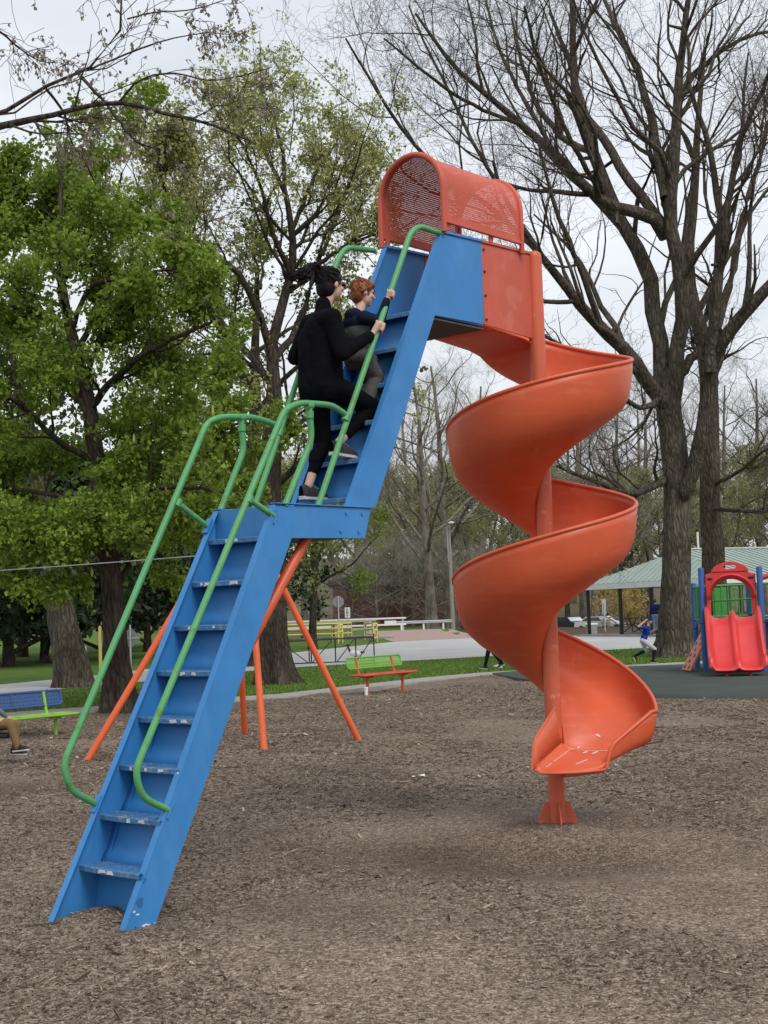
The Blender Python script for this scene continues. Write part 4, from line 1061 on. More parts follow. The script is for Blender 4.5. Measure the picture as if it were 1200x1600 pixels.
# --- branches reaching in from a tree whose trunk stands left of the picture
OVER = [[(-9.6, 15, -.1, .34), (-9.5, 15, 3, .30), (-9.3, 15, 6.0, .27), (-9.0, 15, 9.5, .2), (-8.6, 15, 12.5, .12)]] + LIMBS_OVER
OVER[1] = [(-9.3, 15.2, 5.2, .22), (-8.2, 15.1, 6.1, .17)] + OVER[1]
OVER_LV = [dict(per=6.5, t0=.25, t1=1, lf=.40, ang=.65, npts=8, rf=.5, trop=-.02, wig=.22, sides=4, wood=True),
           dict(per=4, t0=.15, t1=1, lf=.5, ang=.7, npts=6, rf=.55, trop=-.02, wig=.25, sides=3),
           dict(per=3.0, t0=.2, t1=1, lf=.5, ang=.7, npts=4, rf=.6, trop=-.05, wig=.3, sides=3, lmin=.1)]
def keys_leaves(g, root, prev, allb):
    C, _ = prev
    tips = C[:, -1]; kp = g.random(len(tips)) < min(1, 550 / len(tips)); tips = tips[kp]
    pos = np.repeat(tips, 3, 0); V, F = leaf_set(g, pos, np.tile(np.array([[0, 0, -.9]]), (len(pos), 1)), .05, .012, spread=.45)
    n = len(pos); c = np.array([.30, .26, .19]) * (.7 + .6 * g.random((n, 1)))
    o = mesh_np('seed_keys', V, [F], LEAF_B, root, False, tint=np.repeat(c, 4, 0)); tag(o, kind='stuff')
hero_tree('overhanging_tree', 'bare branches with hanging seed keys reaching in at the top left corner', OVER, 51, BARK_DARK, TWIG, OVER_LV, leaves=keys_leaves)

# --- other trunks on the lawn at left and middle
def lawn_tree(name, label, x, y, h, r, lean, seed, bark, n1=12, leaves=None, lv=None, crown0=.35, spread=.75, group=None, twig=TWIG, kn=5, flr=.3, wig=.2):
    g = np.random.default_rng(seed)
    pts = []
    for k in range(kn + 1):
        q = k / kn
        pts.append((x + lean[0] * q + g.normal() * .03 * h * q * .3, y + lean[1] * q + g.normal() * .03 * h * q * .3, -.2 + h * q, r * (1 - .82 * q)))
    L = [pts]
    for k in range(n1):
        q = crown0 + (1 - crown0) * (k + .5) / n1 * .95; a = 2.4 * k + g.uniform(-.5, .5)
        bx, by, bz = x + lean[0] * q, y + lean[1] * q, -.2 + h * q
        ln = h * (.42 * (1 - q) + .16) * g.uniform(.8, 1.2)
        el = g.uniform(.35, .9)
        d = np.array([math.cos(a) * math.cos(el) * spread * 1.3, math.sin(a) * math.cos(el) * spread * 1.3, math.sin(el)])
        P = []
        for j in range(5):
            t = j / 4; pnt = np.array([bx, by, bz]) + d * ln * t + np.array([0, 0, .12 * ln * t * t]) + g.normal(size=3) * .05 * ln * t
            P.append((*pnt, r * (1 - .8 * q) * .55 * (1 - .8 * t)))
        L.append(P)
    return hero_tree(name, label, L, seed, bark, twig, lv or [dict(per=6, t0=.15, t1=1, lf=.5, ang=.75, npts=6, rf=.5, trop=.06, wig=wig, sides=4, wood=True), dict(per=5, t0=.15, t1=1, lf=.5, ang=.8, npts=5, rf=.55, trop=.03, wig=.28, sides=3), dict(per=3, t0=.15, t1=1, lf=.55, ang=.8, npts=4, rf=.6, trop=.02, wig=.3, sides=3, lmin=.3)], leaves=leaves, group=group)
lawn_tree('leaning_tree', 'thick leaning brown trunk with low leafy sprays beside the yellow post', -8.25, 36.7, 9.5, .46, (-1.6, .3), 61, BARK_GREY, leaves=bud_leaves(9000, .16, (.10, .15, .03)), crown0=.28)
lawn_tree('slim_tree', 'shorter dark trunk just behind the budding tree trunk', -4.75, 47, 14, .42, (.8, .3), 62, BARK_DARK, leaves=bud_leaves(5000, .14, (.13, .16, .04)), crown0=.35)
lawn_tree('small_green_tree', 'small low tree with bright yellow-green leaves behind the green bench', -3.6, 66, 8.6, .2, (.4, 0), 63, BARK_DARK, n1=12, leaves=bud_leaves(16000, .17, (.20, .26, .05), jit=.15), crown0=.34, spread=.9)

# ------------------------------------------------------------------ far trees
def tr_np(limbs_fn): pass
FAR_LV = [dict(per=7, t0=.15, t1=1, lf=.5, ang=.7, npts=6, rf=.5, trop=.08, wig=.2, sides=3, wood=True), dict(per=6, t0=.15, t1=1, lf=.5, ang=.75, npts=5, rf=.55, trop=.05, wig=.26, sides=3), dict(per=4, t0=.15, t1=1, lf=.55, ang=.8, npts=4, rf=.7, trop=.02, wig=.3, sides=3, lmin=.5)]
FAR_BARK = bark_mat('far_bark', (.19, .17, .147), (.11, .098, .084), .5, .3)
FAR_TWIG = mat('far_twig', (.32, .29, .24), (.22, .20, .165), scale=.3, rough=.95, spec=.1)
FAR_TWIG2 = mat('far_olive_twig', (.31, .30, .20), (.22, .215, .14), scale=.3, rough=.95, spec=.1)
def far_copies(root, spots, g, up_=1.0):
    for i, (x, y, s) in enumerate(spots):
        o = root if i == 0 else copy_tree(root)
        o.location = (x, y, terrain(x, y)); o.rotation_euler = (0, 0, g.uniform(0, 6.28)); s *= up_; o.scale = (s * g.uniform(.9, 1.15), s * g.uniform(.9, 1.15), s)
def px_x(px, y): return (px - 600) / 2166 * y
fg = np.random.default_rng(5)
p1 = lawn_tree('far_bare_tree', 'bare pale-twigged tree in the wood beyond the road', 0, 0, 19, .33, (.5, .4), 71, FAR_BARK, n1=14, lv=FAR_LV, crown0=.22, twig=FAR_TWIG, group='bare trees of the wood beyond the road')
p2 = lawn_tree('far_budding_tree', 'olive budding tree in the wood beyond the road', 0, 0, 16, .28, (-.5, .3), 72, FAR_BARK, n1=14, lv=FAR_LV, crown0=.18, spread=.85, twig=FAR_TWIG2, leaves=bud_leaves(5200, .20, (.34, .35, .16), jit=.2), group='budding trees of the wood beyond the road')
p3 = lawn_tree('roadside_thicket_tree', 'low many-branched bare thicket tree in front of the red building', 0, 0, 8.5, .16, (.3, .1), 73, FAR_BARK, n1=16, lv=FAR_LV, crown0=.08, spread=1.15, twig=FAR_TWIG, group='low bare trees along the far guardrail')
far_copies(p1, [(px_x(q, d), d, s) for q, d, s in ((470, 165, .95), (560, 150, 1.0), (615, 170, 1.1), (650, 142, .9), (700, 128, 1.0), (745, 160, 1.15), (800, 175, 1.1), (850, 150, 1.0), (905, 165, 1.15), (960, 148, 1.0), (1010, 175, 1.2), (1070, 160, 1.1), (1130, 150, 1.05), (1185, 170, 1.2), (1240, 155, 1.1), (1300, 165, 1.1), (905, 132, .8), (955, 134, .75), (670, 118, .9), (640, 200, 1.3), (1000, 205, 1.3), (890, 210, 1.3), (1110, 210, 1.35))], fg, 1.3)
far_copies(p2, [(px_x(q, d), d, s) for q, d, s in ((520, 140, .9), (590, 185, 1.15), (640, 190, 1.1), (690, 180, 1.1), (730, 138, .95), (780, 145, 1.0), (830, 190, 1.15), (880, 185, 1.1), (930, 180, 1.0), (985, 190, 1.1), (1035, 145, .9), (1095, 185, 1.1), (1150, 190, 1.2), (1210, 140, 1.0), (1270, 180, 1.1), (430, 150, 1.0), (360, 160, 1.1), (290, 150, 1.0))], fg, 1.1)
far_copies(p3, [(px_x(q, d), d, s) for q, d, s in ((548, 131, .8), (585, 126, .95), (622, 130, 1.0), (660, 125, .95), (690, 133, 1.0), (735, 124, .9), (770, 132, 1.0), (815, 128, .9), (640, 136, 1.1), (600, 137, 1.0))], fg)
# evergreen thickets left of the road
DARK_LEAF = mat('evergreen_leaf', (1, 1, 1), (.8, .8, .8), scale=1, rough=.8, spec=.2, tint=True)
def ever_leaves(g, root, prev, allb):
    C, _ = prev; tips = C.reshape(-1, 3); kp = g.random(len(tips)) < min(1, 9000 / len(tips)); tips = tips[kp]
    pos = np.repeat(tips, 3, 0); V, F = leaf_set(g, pos, np.tile(np.array([[0, 0, -.3]]), (len(pos), 1)), .34, .14, spread=.8); n = len(pos)
    c = np.array([.034, .055, .024]) * (.6 + .8 * g.random((n, 1)))
    o = mesh_np('foliage', V, [F], DARK_LEAF, root, False, tint=np.repeat(c, 4, 0)); tag(o, kind='stuff')
ev = lawn_tree('evergreen_tree', 'dark evergreen beyond the road at left', 0, 0, 8, .2, (0, 0), 81, BARK_DARK, n1=22, leaves=ever_leaves, crown0=.06, spread=1.0, group='dark evergreens beyond the road at left',
               lv=[dict(per=6, t0=.1, t1=1, lf=.5, ang=.7, npts=5, rf=.5, trop=-.06, wig=.2, sides=3, wood=True), dict(per=4, t0=.1, t1=1, lf=.5, ang=.7, npts=4, rf=.5, trop=-.05, wig=.25, sides=3, lmin=.3)])
far_copies(ev, [(px_x(q, d), d, s) for q, d, s in ((-60, 54, 1.0), (10, 56, 1.1), (65, 58, .9), (110, 62, 1.1), (160, 60, .85), (225, 72, 1.0), (285, 80, 1.1), (330, 88, 1.0), (30, 70, 1.3), (190, 85, 1.3), (375, 100, 1.1), (-120, 60, 1.2))], fg)
yb = lawn_tree('yellow_shrub', 'golden yellow flowering shrub seen through the shelter posts', 19.6, 116, 4.6, .10, (0, 0), 82, FAR_BARK, n1=16, leaves=bud_leaves(7000, .16, (.52, .40, .13), jit=.2), lv=FAR_LV[:2], crown0=.05, spread=.9, twig=FAR_TWIG)
yb.location.z = -.9
lawn_tree('roadside_tree', 'straight dark trunk behind the parked car', px_x(922, 128) , 128, 15, .42, (.6, 0), 83, FAR_BARK, n1=12, lv=FAR_LV, twig=FAR_TWIG).location.z = -.9
lawn_tree('slanting_tree', 'slanting dark trunk behind the people by the parked car', px_x(957, 128), 128, 15, .5, (-3.4, 0), 84, FAR_BARK, n1=12, lv=FAR_LV, twig=FAR_TWIG).location.z = -.9

# ------------------------------------------------------------------ red building in the wood
M_REDW = mat('dark_red_wall', (.16, .055, .058), (.12, .042, .045), scale=1.5, rough=.9)
M_ROOFD = mat('dark_roof', (.06, .055, .05), (.04, .04, .038), scale=2, rough=.9)
bld = thing('red_building', 'low dark red building behind the thicket beyond the guardrail', 'building', (.8, 143, 0))
mb = MB(); mb.box((0, 0, 2.2), (12.5, 7, 4.4)); mb.build('wall', M_REDW, bld)
mb = MB(); mb.plate([(-6.7, 4.4), (6.7, 4.4), (6.7, 4.75), (0, 6.2), (-6.7, 4.75)], lambda a, b, t: (a, t, b), -3.9, 3.9); mb.build('roof', M_ROOFD, bld)
for x in (-4, 0, 4):
    mb = MB(); mb.box((x, -3.53, 3.75), (1.6, .08, .6)); mb.build('window', mat('dark_glass', (.02, .022, .025), rough=.15), bld)

# ------------------------------------------------------------------ bridge, guardrail, gate, signs, poles
M_GALV = mat('galvanised', (.52, .54, .56), (.42, .44, .46), scale=6, rough=.5, metal=.2)
M_WHITE = mat('white_paint', (.78, .78, .76), (.68, .68, .66), scale=8, rough=.6)
M_YEL = mat('yellow_paint', (.72, .60, .16), (.62, .51, .13), scale=6, rough=.55)
M_DKCONC = mat('dark_concrete', (.17, .155, .14), (.11, .10, .09), scale=3, rough=.95)
M_BLKM = mat('black_metal', (.018, .018, .02), (.012, .012, .013), scale=8, rough=.5)
M_GREYM = mat('sign_back_grey', (.26, .27, .27), (.2, .21, .21), scale=5, rough=.6)
M_WOODP = mat('weathered_pole', (.30, .27, .23), (.22, .20, .17), scale=3, rough=.95, stretch=(6, 6, .4))
br = thing('footbridge', 'low concrete bridge with pale railings and yellow handrails across the road', 'bridge', (-3.2, 84, 0))
mb = MB(); mb.box((-1.6, 1.5, .05), (8.4, 3.2, .34)); mb.build('deck', M_DKCONC, br, bevel=.03)
mb = MB(); mb.box((-6.0, 1.4, -.25), (1.2, 3.4, .7)); mb.build('abutment', M_CONC, br)
mb = MB(); mb.box((2.9, 1.4, -.1), (1.2, 3.4, .5)); mb.build('abutment', M_CONC, br)
for dy, mt in ((0, M_GALV), (3.0, M_GALV)):
    for x in (-5.6, -3.8, -2.0, -.1, 1.8):
        mb = MB(); mb.box((x, dy, .68), (.16, .12, .95)); mb.build('rail_post', M_DKCONC if dy == 0 else mt, br)
    for z in (.62, 1.12):
        mb = MB(); mb.box((-1.6, dy - .07, z), (8.2, .05, .10)); mb.build('rail', mat('weathered_rail', (.42, .40, .33), (.34, .32, .26), scale=5, rough=.8), br)
for z in (.42, .74, 1.02):
    mb = MB(); mb.tube([(-5.4, -.16, z), (1.0, -.16, z)], .045, 8); mb.build('yellow_handrail', M_YEL, br, smooth=True)
for x in (-5.4, -3.3, -1.2, 1.0):
    mb = MB(); mb.tube([(x, -.16, .2), (x, -.16, 1.02)], .028, 8); mb.build('yellow_post', M_YEL, br, smooth=True)
yr = thing('yellow_guard_rail', 'curved yellow pipe railing at the end of the bridge', 'railing', (-1.4, 78, 0))
cv = [(0, 4.2), (.5, 2.0), (.75, .0), (.78, -1.6), (.6, -2.6)]
cvp = catmull([(x, y, 0) for x, y in cv], 4)
for z in (.25, .65, 1.0):
    mb = MB(); mb.tube([(p.x, p.y, z) for p in cvp], .045, 8); mb.build('rail', M_YEL, yr, smooth=True)
for p in cvp[::4]:
    mb = MB(); mb.tube([(p.x, p.y, -.1), (p.x, p.y, 1.0)], .04, 8); mb.build('post', M_YEL, yr, smooth=True)
yr2 = copy_tree(yr); yr2.location = (-3.3, 77.5, 0)
yr2['label'] = 'inner yellow pipe railing nearer the bridge deck'
gd = thing('guardrail', 'galvanised guardrail with white end plate along the far road', 'guardrail', (.2, 113, 0))
mb = MB(); mb.plate([(0, .52), (.06, .58), (0, .64), (.06, .70), (0, .76), (-.03, .76), (.03, .70), (-.03, .64), (.03, .58), (-.03, .52)], lambda a, b, t: (t, -a, b), 0.2, 5.0); mb.build('beam', M_GALV, gd)
mb = MB(); mb.box((.0, -.06, .66), (.95, .05, .36)); mb.build('end_plate', M_WHITE, gd)
for x in (.9, 2.7, 4.3): mb = MB(); mb.box((x, .08, .3), (.14, .12, .75)); mb.build('post', M_WHITE, gd)
gd2 = thing('pale_fence', 'long pale double rail fence behind the bridge', 'fence', (-9, 110, 0))
for z in (.55, 1.05): mb = MB(); mb.box((5.2, 0, z), (10.5, .06, .13)); mb.build('rail', M_WHITE, gd2)
for x in (0.2, 2.6, 5.1, 7.6, 10.2): mb = MB(); mb.box((x, .08, .5), (.13, .1, 1.15)); mb.build('post', M_GALV, gd2)
gt_ = thing('pipe_gate', 'dark low pipe gate with diagonal braces at the road edge', 'gate', (-3.75, 47.2, 0), .30 * .5)
L_g = 3.3
for a_, b_ in (((0, .80), (L_g, .86)), ((0, .05), (L_g, .03))):
    mb = MB(); mb.tube([(a_[0], 0, a_[1]), (b_[0], 0, b_[1])], .026, 8); mb.build('rail', M_BLKM, gt_, smooth=True)
for x in (0.02, 1.05, 1.12, 1.95, 2.65, 3.28):
    mb = MB(); mb.tube([(x, 0, -.05), (x, 0, .84 + (.12 if x > 3 else 0))], .022, 8); mb.build('upright', M_BLKM, gt_, smooth=True)
for x0, z0, x1, z1 in ((.1, .78, 1.0, .06), (1.15, .06, 1.85, .8), (2.0, .06, 2.6, .8), (2.7, .08, 3.25, .82)):
    mb = MB(); mb.tube([(x0, 0, z0), (x1, 0, z1)], .016, 6); mb.build('brace', M_BLKM, gt_, smooth=True)
def sign(name, label, cat_, x, y, h, poly, postm, facem, zc, r=.03, thick=.012, rz=0):
    t = thing(name, label, cat_, (x, y, terrain(x, y)), rz)
    mb = MB(); mb.tube([(0, 0, -.1), (0, 0, h)], r, 8); mb.build('post', postm, t, smooth=True)
    mb = MB(); mb.plate(poly, lambda a, b, tt: (a, tt, zc + b), .035, .035 + thick); f_ = mb.build('panel', facem, t)
    return t
octo = [(.38 * math.cos(R(22.5 + 45 * k)), .38 * math.sin(R(22.5 + 45 * k))) for k in range(8)]
s1 = sign('stop_sign', 'back of an octagonal traffic sign beyond the bridge', 'sign', -3.1, 88, 2.7, octo, M_GALV, M_GREYM, 2.35, .04)
mb = MB(); mb.box((0, -.0, 2.35), (.05, .09, .74)); mb.build('stiffener', M_GALV, s1)
dia = [(.0, .42), (.42, 0), (0, -.42), (-.42, 0)]
dm = sign('diamond_sign', 'grey back of a diamond-shaped road sign beside the dark trunk', 'sign', -6.25, 33.7, 1.62, [(a * .62, b * .62) for a, b in dia], M_GALV, M_GREYM, 1.30, .022)
for z in (1.30,): mb = MB(); mb.box((0, .03, z), (.4, .012, .03)); mb.build('stiffener', M_GALV, dm)
w = sign('small_white_sign', 'small white sign with black marks beside the octagonal sign', 'sign', -2.45, 85, 1.95, [(-.16, -.32), (.16, -.32), (.16, .32), (-.16, .32)], M_GALV, M_WHITE, 1.65, .03)
for zz, ww in ((1.82, .12), (1.66, .16), (1.48, .1)): mb = MB(); mb.box((0, .028, zz), (ww, .012, .09)); mb.build('mark', M_BLKM, w)
sign('twin_panel_sign', 'tall grey notice board seen through the shelter', 'sign', px_x(935.5, 100) + .1, 100, 2.6, [(-.14, -.55), (.14, -.55), (.14, .55), (-.14, .55)], M_GALV, mat('pale_sign', (.45, .46, .47), (.38, .39, .4), rough=.6), 2.3, .04)
yp = thing('yellow_post', 'thin yellow marker post with a small plate on the lawn edge', 'post', (-9.2, 44.4, 0), 0)
mb = MB(); mb.lathe([(.055, -.1), (.052, 1.50), (.04, 1.55), (.005, 1.57)], (0, 0, 0), 10); mb.build('shaft', M_YEL, yp, smooth=True)
mb = MB(); mb.box((.11, 0, 1.24), (.09, .03, .34)); mb.build('plate', M_GREYM, yp)
gp = thing('grey_post', 'short grey bollard post left of the yellow post', 'post', (-11.05, 50.6, 0))
mb = MB(); mb.lathe([(.07, -.1), (.068, .74), (.05, .8), (.005, .82)], (0, 0, 0), 10); mb.build('shaft', M_GALV, gp, smooth=True)
mb = MB(); mb.box((0, -.06, .6), (.12, .02, .12)); mb.build('plate', M_GREYM, gp)
lp = thing('street_lamp', 'tall weathered pole with a short lamp arm beyond the guardrail', 'lamp', (5.37, 115, 0))
mb = MB(); mb.tube([(0, 0, -.2), (-.03, 0, 8.6)], [.19, .12], 12); mb.build('pole', M_WOODP, lp, smooth=True)
mb = MB(); mb.tube(arc([(-.16, 0, 5.5), (-.17, 0, 8.6), (.1, -.5, 8.75)], 5, .3), .05, 8); mb.build('arm', M_GALV, lp, smooth=True)
mb = MB(); mb.lathe([(.05, .12), (.24, .06), (.26, 0), (.2, -.08), (.05, -.12)], (.16, -.55, 8.72), 12); mb.build('lamp_head', M_WHITE, lp, smooth=True)
wire = thing('overhead_cable', 'thin grey cable stretched across in front of the leafy tree', 'cable', (-9.45, 15.1, 0))
pts = [Vector((0, 0, 2.24)) * (1 - k / 24) + Vector((7.2, 3.65, 2.60)) * (k / 24) - Vector((0, 0, .04 * math.sin(math.pi * k / 24))) for k in range(25)]
mb = MB(); mb.tube(pts, .0075, 6); mb.build('cable', M_GREYM, wire, smooth=True)
for k in (14, 17, 20): mb = MB(); mb.box(pts[k], (.022, .022, .035)); mb.build('clip', M_GREYM, wire)

# ------------------------------------------------------------------ picnic shelter
M_ROOFG = mat('green_metal_roof', (.31, .375, .325), (.26, .325, .285), scale=1.0, rough=.5)
M_FASC = mat('pale_fascia', (.62, .64, .62), (.54, .56, .55), scale=3, rough=.7)
PLc, PNc = Vector((10.22, 72.0)), Vector((15.04, 62.0))
e1 = (PNc - PLc); WL = e1.length; e1.normalize(); e2 = Vector((-e1.y, e1.x)); e2 = e2 if e2.x > 0 else -e2
sh = thing('picnic_shelter', 'open picnic shelter with pale green metal hip roof on black posts', 'shelter', (PLc.x, PLc.y, 0))
def SH(a, b, z): p = e1 * a + e2 * b; return (p.x, p.y, z)      # a along the end, b along the length
BL, HI, ZE, ZR = 17.0, 2.15, 2.66, 4.16
cor = [SH(0, 0, ZE), SH(WL, 0, ZE), SH(WL, BL, ZE), SH(0, BL, ZE)]; rg = [SH(WL / 2, HI, ZR), SH(WL / 2, BL - HI, ZR)]
mb = MB(); mb.add(cor + rg, [(0, 1, 4), (1, 2, 5, 4), (2, 3, 5), (3, 0, 4, 5)]); rf = mb.build('roof', M_ROOFG, sh, solid=.05)
def seam(p, q): 
    mb = MB(); p, q = Vector(p) + Vector((0, 0, .045)), Vector(q) + Vector((0, 0, .045)); mb.bar(p, q, .05, .05); return mb.build('roof_seam', M_ROOFG, rf)
nse = 26
for k in range(1, nse):
    a = WL * k / nse; fr = min(a, WL - a) / (WL / 2); seam(SH(a, 0, ZE), SH(a, HI * fr, ZE + (ZR - ZE) * fr))
nsl = 40
for k in range(1, nsl):
    b = BL * k / nsl; fr = min(1, b / HI, (BL - b) / HI)
    seam(SH(WL, b, ZE), SH(WL - WL / 2 * fr, b, ZE + (ZR - ZE) * fr))
mb = MB(); mb.bar(Vector(rg[0]) + Vector((0, 0, .06)), Vector(rg[1]) + Vector((0, 0, .06)), .25, .06); mb.build('ridge_cap', M_FASC, rf)
for i in range(4):
    mb = MB(); p, q = Vector(cor[i]), Vector(cor[(i + 1) % 4]); mb.bar(p + Vector((0, 0, -.13)), q + Vector((0, 0, -.13)), .06, .26); mb.build('fascia', M_FASC, sh)
for a, b in ((.15, .12), (WL * .27, .12), (WL * .5, .12), (WL - .5, .5), (.5, 5.5), (WL - .5, 5.5), (.5, 11), (WL - .5, 11), (WL - .5, 16.4), (.5, 16.4)):
    mb = MB(); mb.box(SH(a, b, 1.3), (.17, .17, 2.45)); mb.build('post', M_BLKM, sh)
mb = MB(); pp = [SH(-.3, -.4, 0), SH(WL + .3, -.4, 0), SH(WL + .3, BL + .3, 0), SH(-.3, BL + .3, 0)]
mb.add([(x, y, .12) for x, y, _ in pp] + [(x, y, -.9) for x, y, _ in pp], [(0, 1, 2, 3), (0, 1, 5, 4), (1, 2, 6, 5), (2, 3, 7, 6), (3, 0, 4, 7)]); mb.build('slab', M_CONC, sh)
fp = thing('flag_post', 'thin white post standing behind the shelter roof', 'post', (17.6, 78, -.4)); mb = MB(); mb.tube([(0, 0, 0), (0, 0, 5.9)], .06, 8); mb.build('shaft', M_WHITE, fp, smooth=True)
# picnic tables
M_TABLE = mat('dark_table', (.035, .033, .032), (.025, .024, .023), scale=6, rough=.6)
def picnic_table(label, a, b, rz):
    p = SH(a, b, 0); t = thing('picnic_table', label, 'table', (PLc.x + p[0], PLc.y + p[1], .12), rz, 'picnic tables under the shelter')
    for k in range(4): mb = MB(); mb.box((0, -.27 + .18 * k, .76), (1.85, .16, .04)); mb.build('table_board', M_TABLE, t)
    for y in (-.62, .62): mb = MB(); mb.box((0, y, .45), (1.85, .26, .04)); mb.build('seat', M_TABLE, t)
    for x in (-.65, .65):
        for sg in (1, -1):
            mb = MB(); mb.tube(arc([(x, sg * .2, .74), (x, sg * .05, .4), (x, sg * .55, .03), (x, sg * .75, .06), (x, sg * .72, .43)], 4, .1), .028, 8); mb.build('leg', M_TABLE, t, smooth=True)
    return t
picnic_table('dark picnic table under the shelter left of the man in jeans', 1.3, 2.4, .9)
picnic_table('dark picnic table under the shelter behind the man in jeans', 3.7, 2.7, .9)
# bin and car
bn = thing('waste_bin', 'square grey waste bin with white lid beside a shelter post', 'bin', (11.75, 80.5, .12 - .9), .3)
mb = MB(); mb.box((0, 0, .75), (.52, .52, 1.0)); mb.build('body', M_GREYM, bn, bevel=.03)
mb = MB(); mb.box((0, 0, 1.28), (.58, .58, .09)); mb.build('lid', M_WHITE, bn, bevel=.03)
mb = MB(); mb.box((0, 0, .13), (.4, .4, .26)); mb.build('base', M_DKCONC, bn)
def car(label, x, y, rz, bodym, z=-.9, name='parked_car'):
    t = thing(name, label, 'car', (x, y, z), rz)
    side = [(-2.15, .35), (-2.2, .62), (-2.12, .95), (-1.5, 1.0), (-.95, 1.40), (.55, 1.42), (1.15, 1.02), (2.0, .88), (2.2, .72), (2.22, .38), (1.9, .28), (-1.9, .28)]
    V, F = [], []
    mb = MB()
    rows = []
    for yk, ins in ((-.86, .06), (-.84, .0), (.84, .0), (.86, .06)):
        rows.append([(a * (1 - .01 * (ins > 0)), yk * (1 - .16 * max(0, (b - .95) / .47)), b) for a, b in side])
    n = len(side)
    for r_ in rows: V += r_
    for i in range(3):
        for k in range(n): F.append((i * n + k, i * n + (k + 1) % n, (i + 1) * n + (k + 1) % n, (i + 1) * n + k))
    F.append(tuple(range(n))); F.append(tuple(3 * n + k for k in range(n)))
    mb.add(V, F); mb.build('body', bodym, t, bevel=.03)
    glass = mat('car_glass', (.03, .035, .04), (.02, .022, .026), rough=.08, spec=.8)
    mb = MB(); mb.add([(.62, -.66, 1.385), (.62, .66, 1.385), (1.13, .74, 1.05), (1.13, -.74, 1.05)], [(0, 1, 2, 3)]); mb.build('windscreen', mat('bright_glass', (.55, .6, .65), (.45, .5, .55), rough=.1, spec=.8), t, solid=.02)
    for sg in (1, -1):
        mb = MB(); mb.add([(-.9, sg * .735, 1.34), (.5, sg * .735, 1.36), (.98, sg * .83, 1.04), (-1.35, sg * .83, 1.03)], [(0, 1, 2, 3)]); mb.build('side_window', glass, t, solid=.03)
        mb = MB(); mb.box((2.17, sg * .62, .74), (.1, .34, .13)); mb.build('headlight', M_WHITE, t, bevel=.02)
        for xw in (-1.35, 1.38):
            wb = MB(); wb.tube([(xw, sg * .74, .33), (xw, sg * .90, .33)], .33, 20); wh = wb.build('wheel', M_BLKM, t, smooth=True)
            wb = MB(); wb.tube([(xw, sg * .88, .33), (xw, sg * .91, .33)], .2, 16); wb.build('rim', M_GALV, wh, smooth=True)
    mb = MB(); mb.box((2.2, 0, .56), (.06, 1.3, .28)); mb.build('grille', M_BLKM, t, bevel=.02)
    mb = MB(); mb.box((2.2, 0, .36), (.05, 1.5, .1)); mb.build('bumper', M_BLKM, t, bevel=.02)
    return t
car('white car facing right parked beyond the shelter', 18.55 - .3, 120, R(-50), M_WHITE)
car('dark car parked left of the white car beyond the shelter', 16.2, 124, R(-60), mat('dark_car_paint', (.03, .032, .036), (.025, .026, .03), rough=.25))

# ------------------------------------------------------------------ benches and the cup
M_LIME = paint('lime_paint', (.24, .48, .05), rough=.45)
M_LIME2 = paint('leaf_green_paint', (.17, .40, .055), rough=.45)
M_NAVY = paint('bench_blue_paint', (.035, .085, .28), rough=.45)
M_BRED = paint('bench_red_paint', (.60, .075, .035), rough=.45)
def mesh_panel(name, material, parent, to3, L, H, rr=.05):
    """perforated panel with a rolled rim"""
    nx, nz = int(L / .055), int(H / .055)
    V, F = [], []
    for i in range(nx):
        for j in range(nz):
            o = len(V); c = ((i + .5) / nx * L, (j + .5) / nz * H); dx, dz = L / nx / 2, H / nz / 2; h = .42
            for a, b in ((-1, -1), (1, -1), (1, 1), (-1, 1)): V.append(to3(c[0] + a * dx, c[1] + b * dz))
            for a, b in ((-1, -1), (1, -1), (1, 1), (-1, 1)): V.append(to3(c[0] + a * dx * h, c[1] + b * dz * h))
            for k in range(4): F.append((o + k, o + (k + 1) % 4, o + 4 + (k + 1) % 4, o + 4 + k))
    mb = MB(); mb.v = V; mb.f = F; p = mb.build(name, material, parent, fix=False)
    rim = arc([to3(L / 2, 0), to3(L, 0), to3(L, H), to3(0, H), to3(0, 0), to3(L / 2, 0)], 5, .07)
    mb = MB(); mb.tube(rim, .02, 8); mb.build('rim', material, p, smooth=True)
    for q in (.15, .5, .85):
        mb = MB(); mb.tube([to3(L * q, .0), to3(L * q, H)], .014, 6); mb.build('stay', material, p, smooth=True)
    return p
def bench(label, x, y, rz, mseat, mback, L=1.85, z=0.0):
    """local +y is the way a sitter faces"""
    t = thing('park_bench', label, 'bench', (x, y, z), rz, 'perforated metal benches beside the chip bed')
    mesh_panel('seat', mseat, t, lambda a, b: (a - L / 2, b - .18, .44 + .0 * b), L, .40)
    mesh_panel('backrest', mback, t, lambda a, b: (a - L / 2, -.24 - b * .24, .58 + b * .95), L, .24)
    for sx in (-.62, .62):
        mb = MB(); mb.tube(arc([(sx, .02, -.05), (sx, .02, .40)], 2, .05), .032, 10); lg = mb.build('leg', mseat, t, smooth=True)
        mb = MB(); mb.tube(arc([(sx, .22, .41), (sx, -.20, .40), (sx, -.29, .80)], 5, .1), .026, 10); mb.build('support_arm', mseat, t, smooth=True)
    return t
bench('green-backed bench with orange-red seat on the far edge of the chips', -.12, 30.5, R(232), M_BRED, M_LIME2, 1.9, -.06)
bench('blue-backed bench with lime green seat at the left edge', -5.80, 21.95, R(230), M_LIME, M_NAVY, 1.9, -.16)
cup = thing('paper_cup', 'white takeaway cup standing by the foot of the green-backed bench', 'cup', (-.50, 28.9, float(hm(-.5, 28.9))))
mb = MB(); mb.lathe([(.033, 0), (.045, .155)], (0, 0, 0), 16); mb.build('cup_body', M_WHITE, cup, smooth=True)
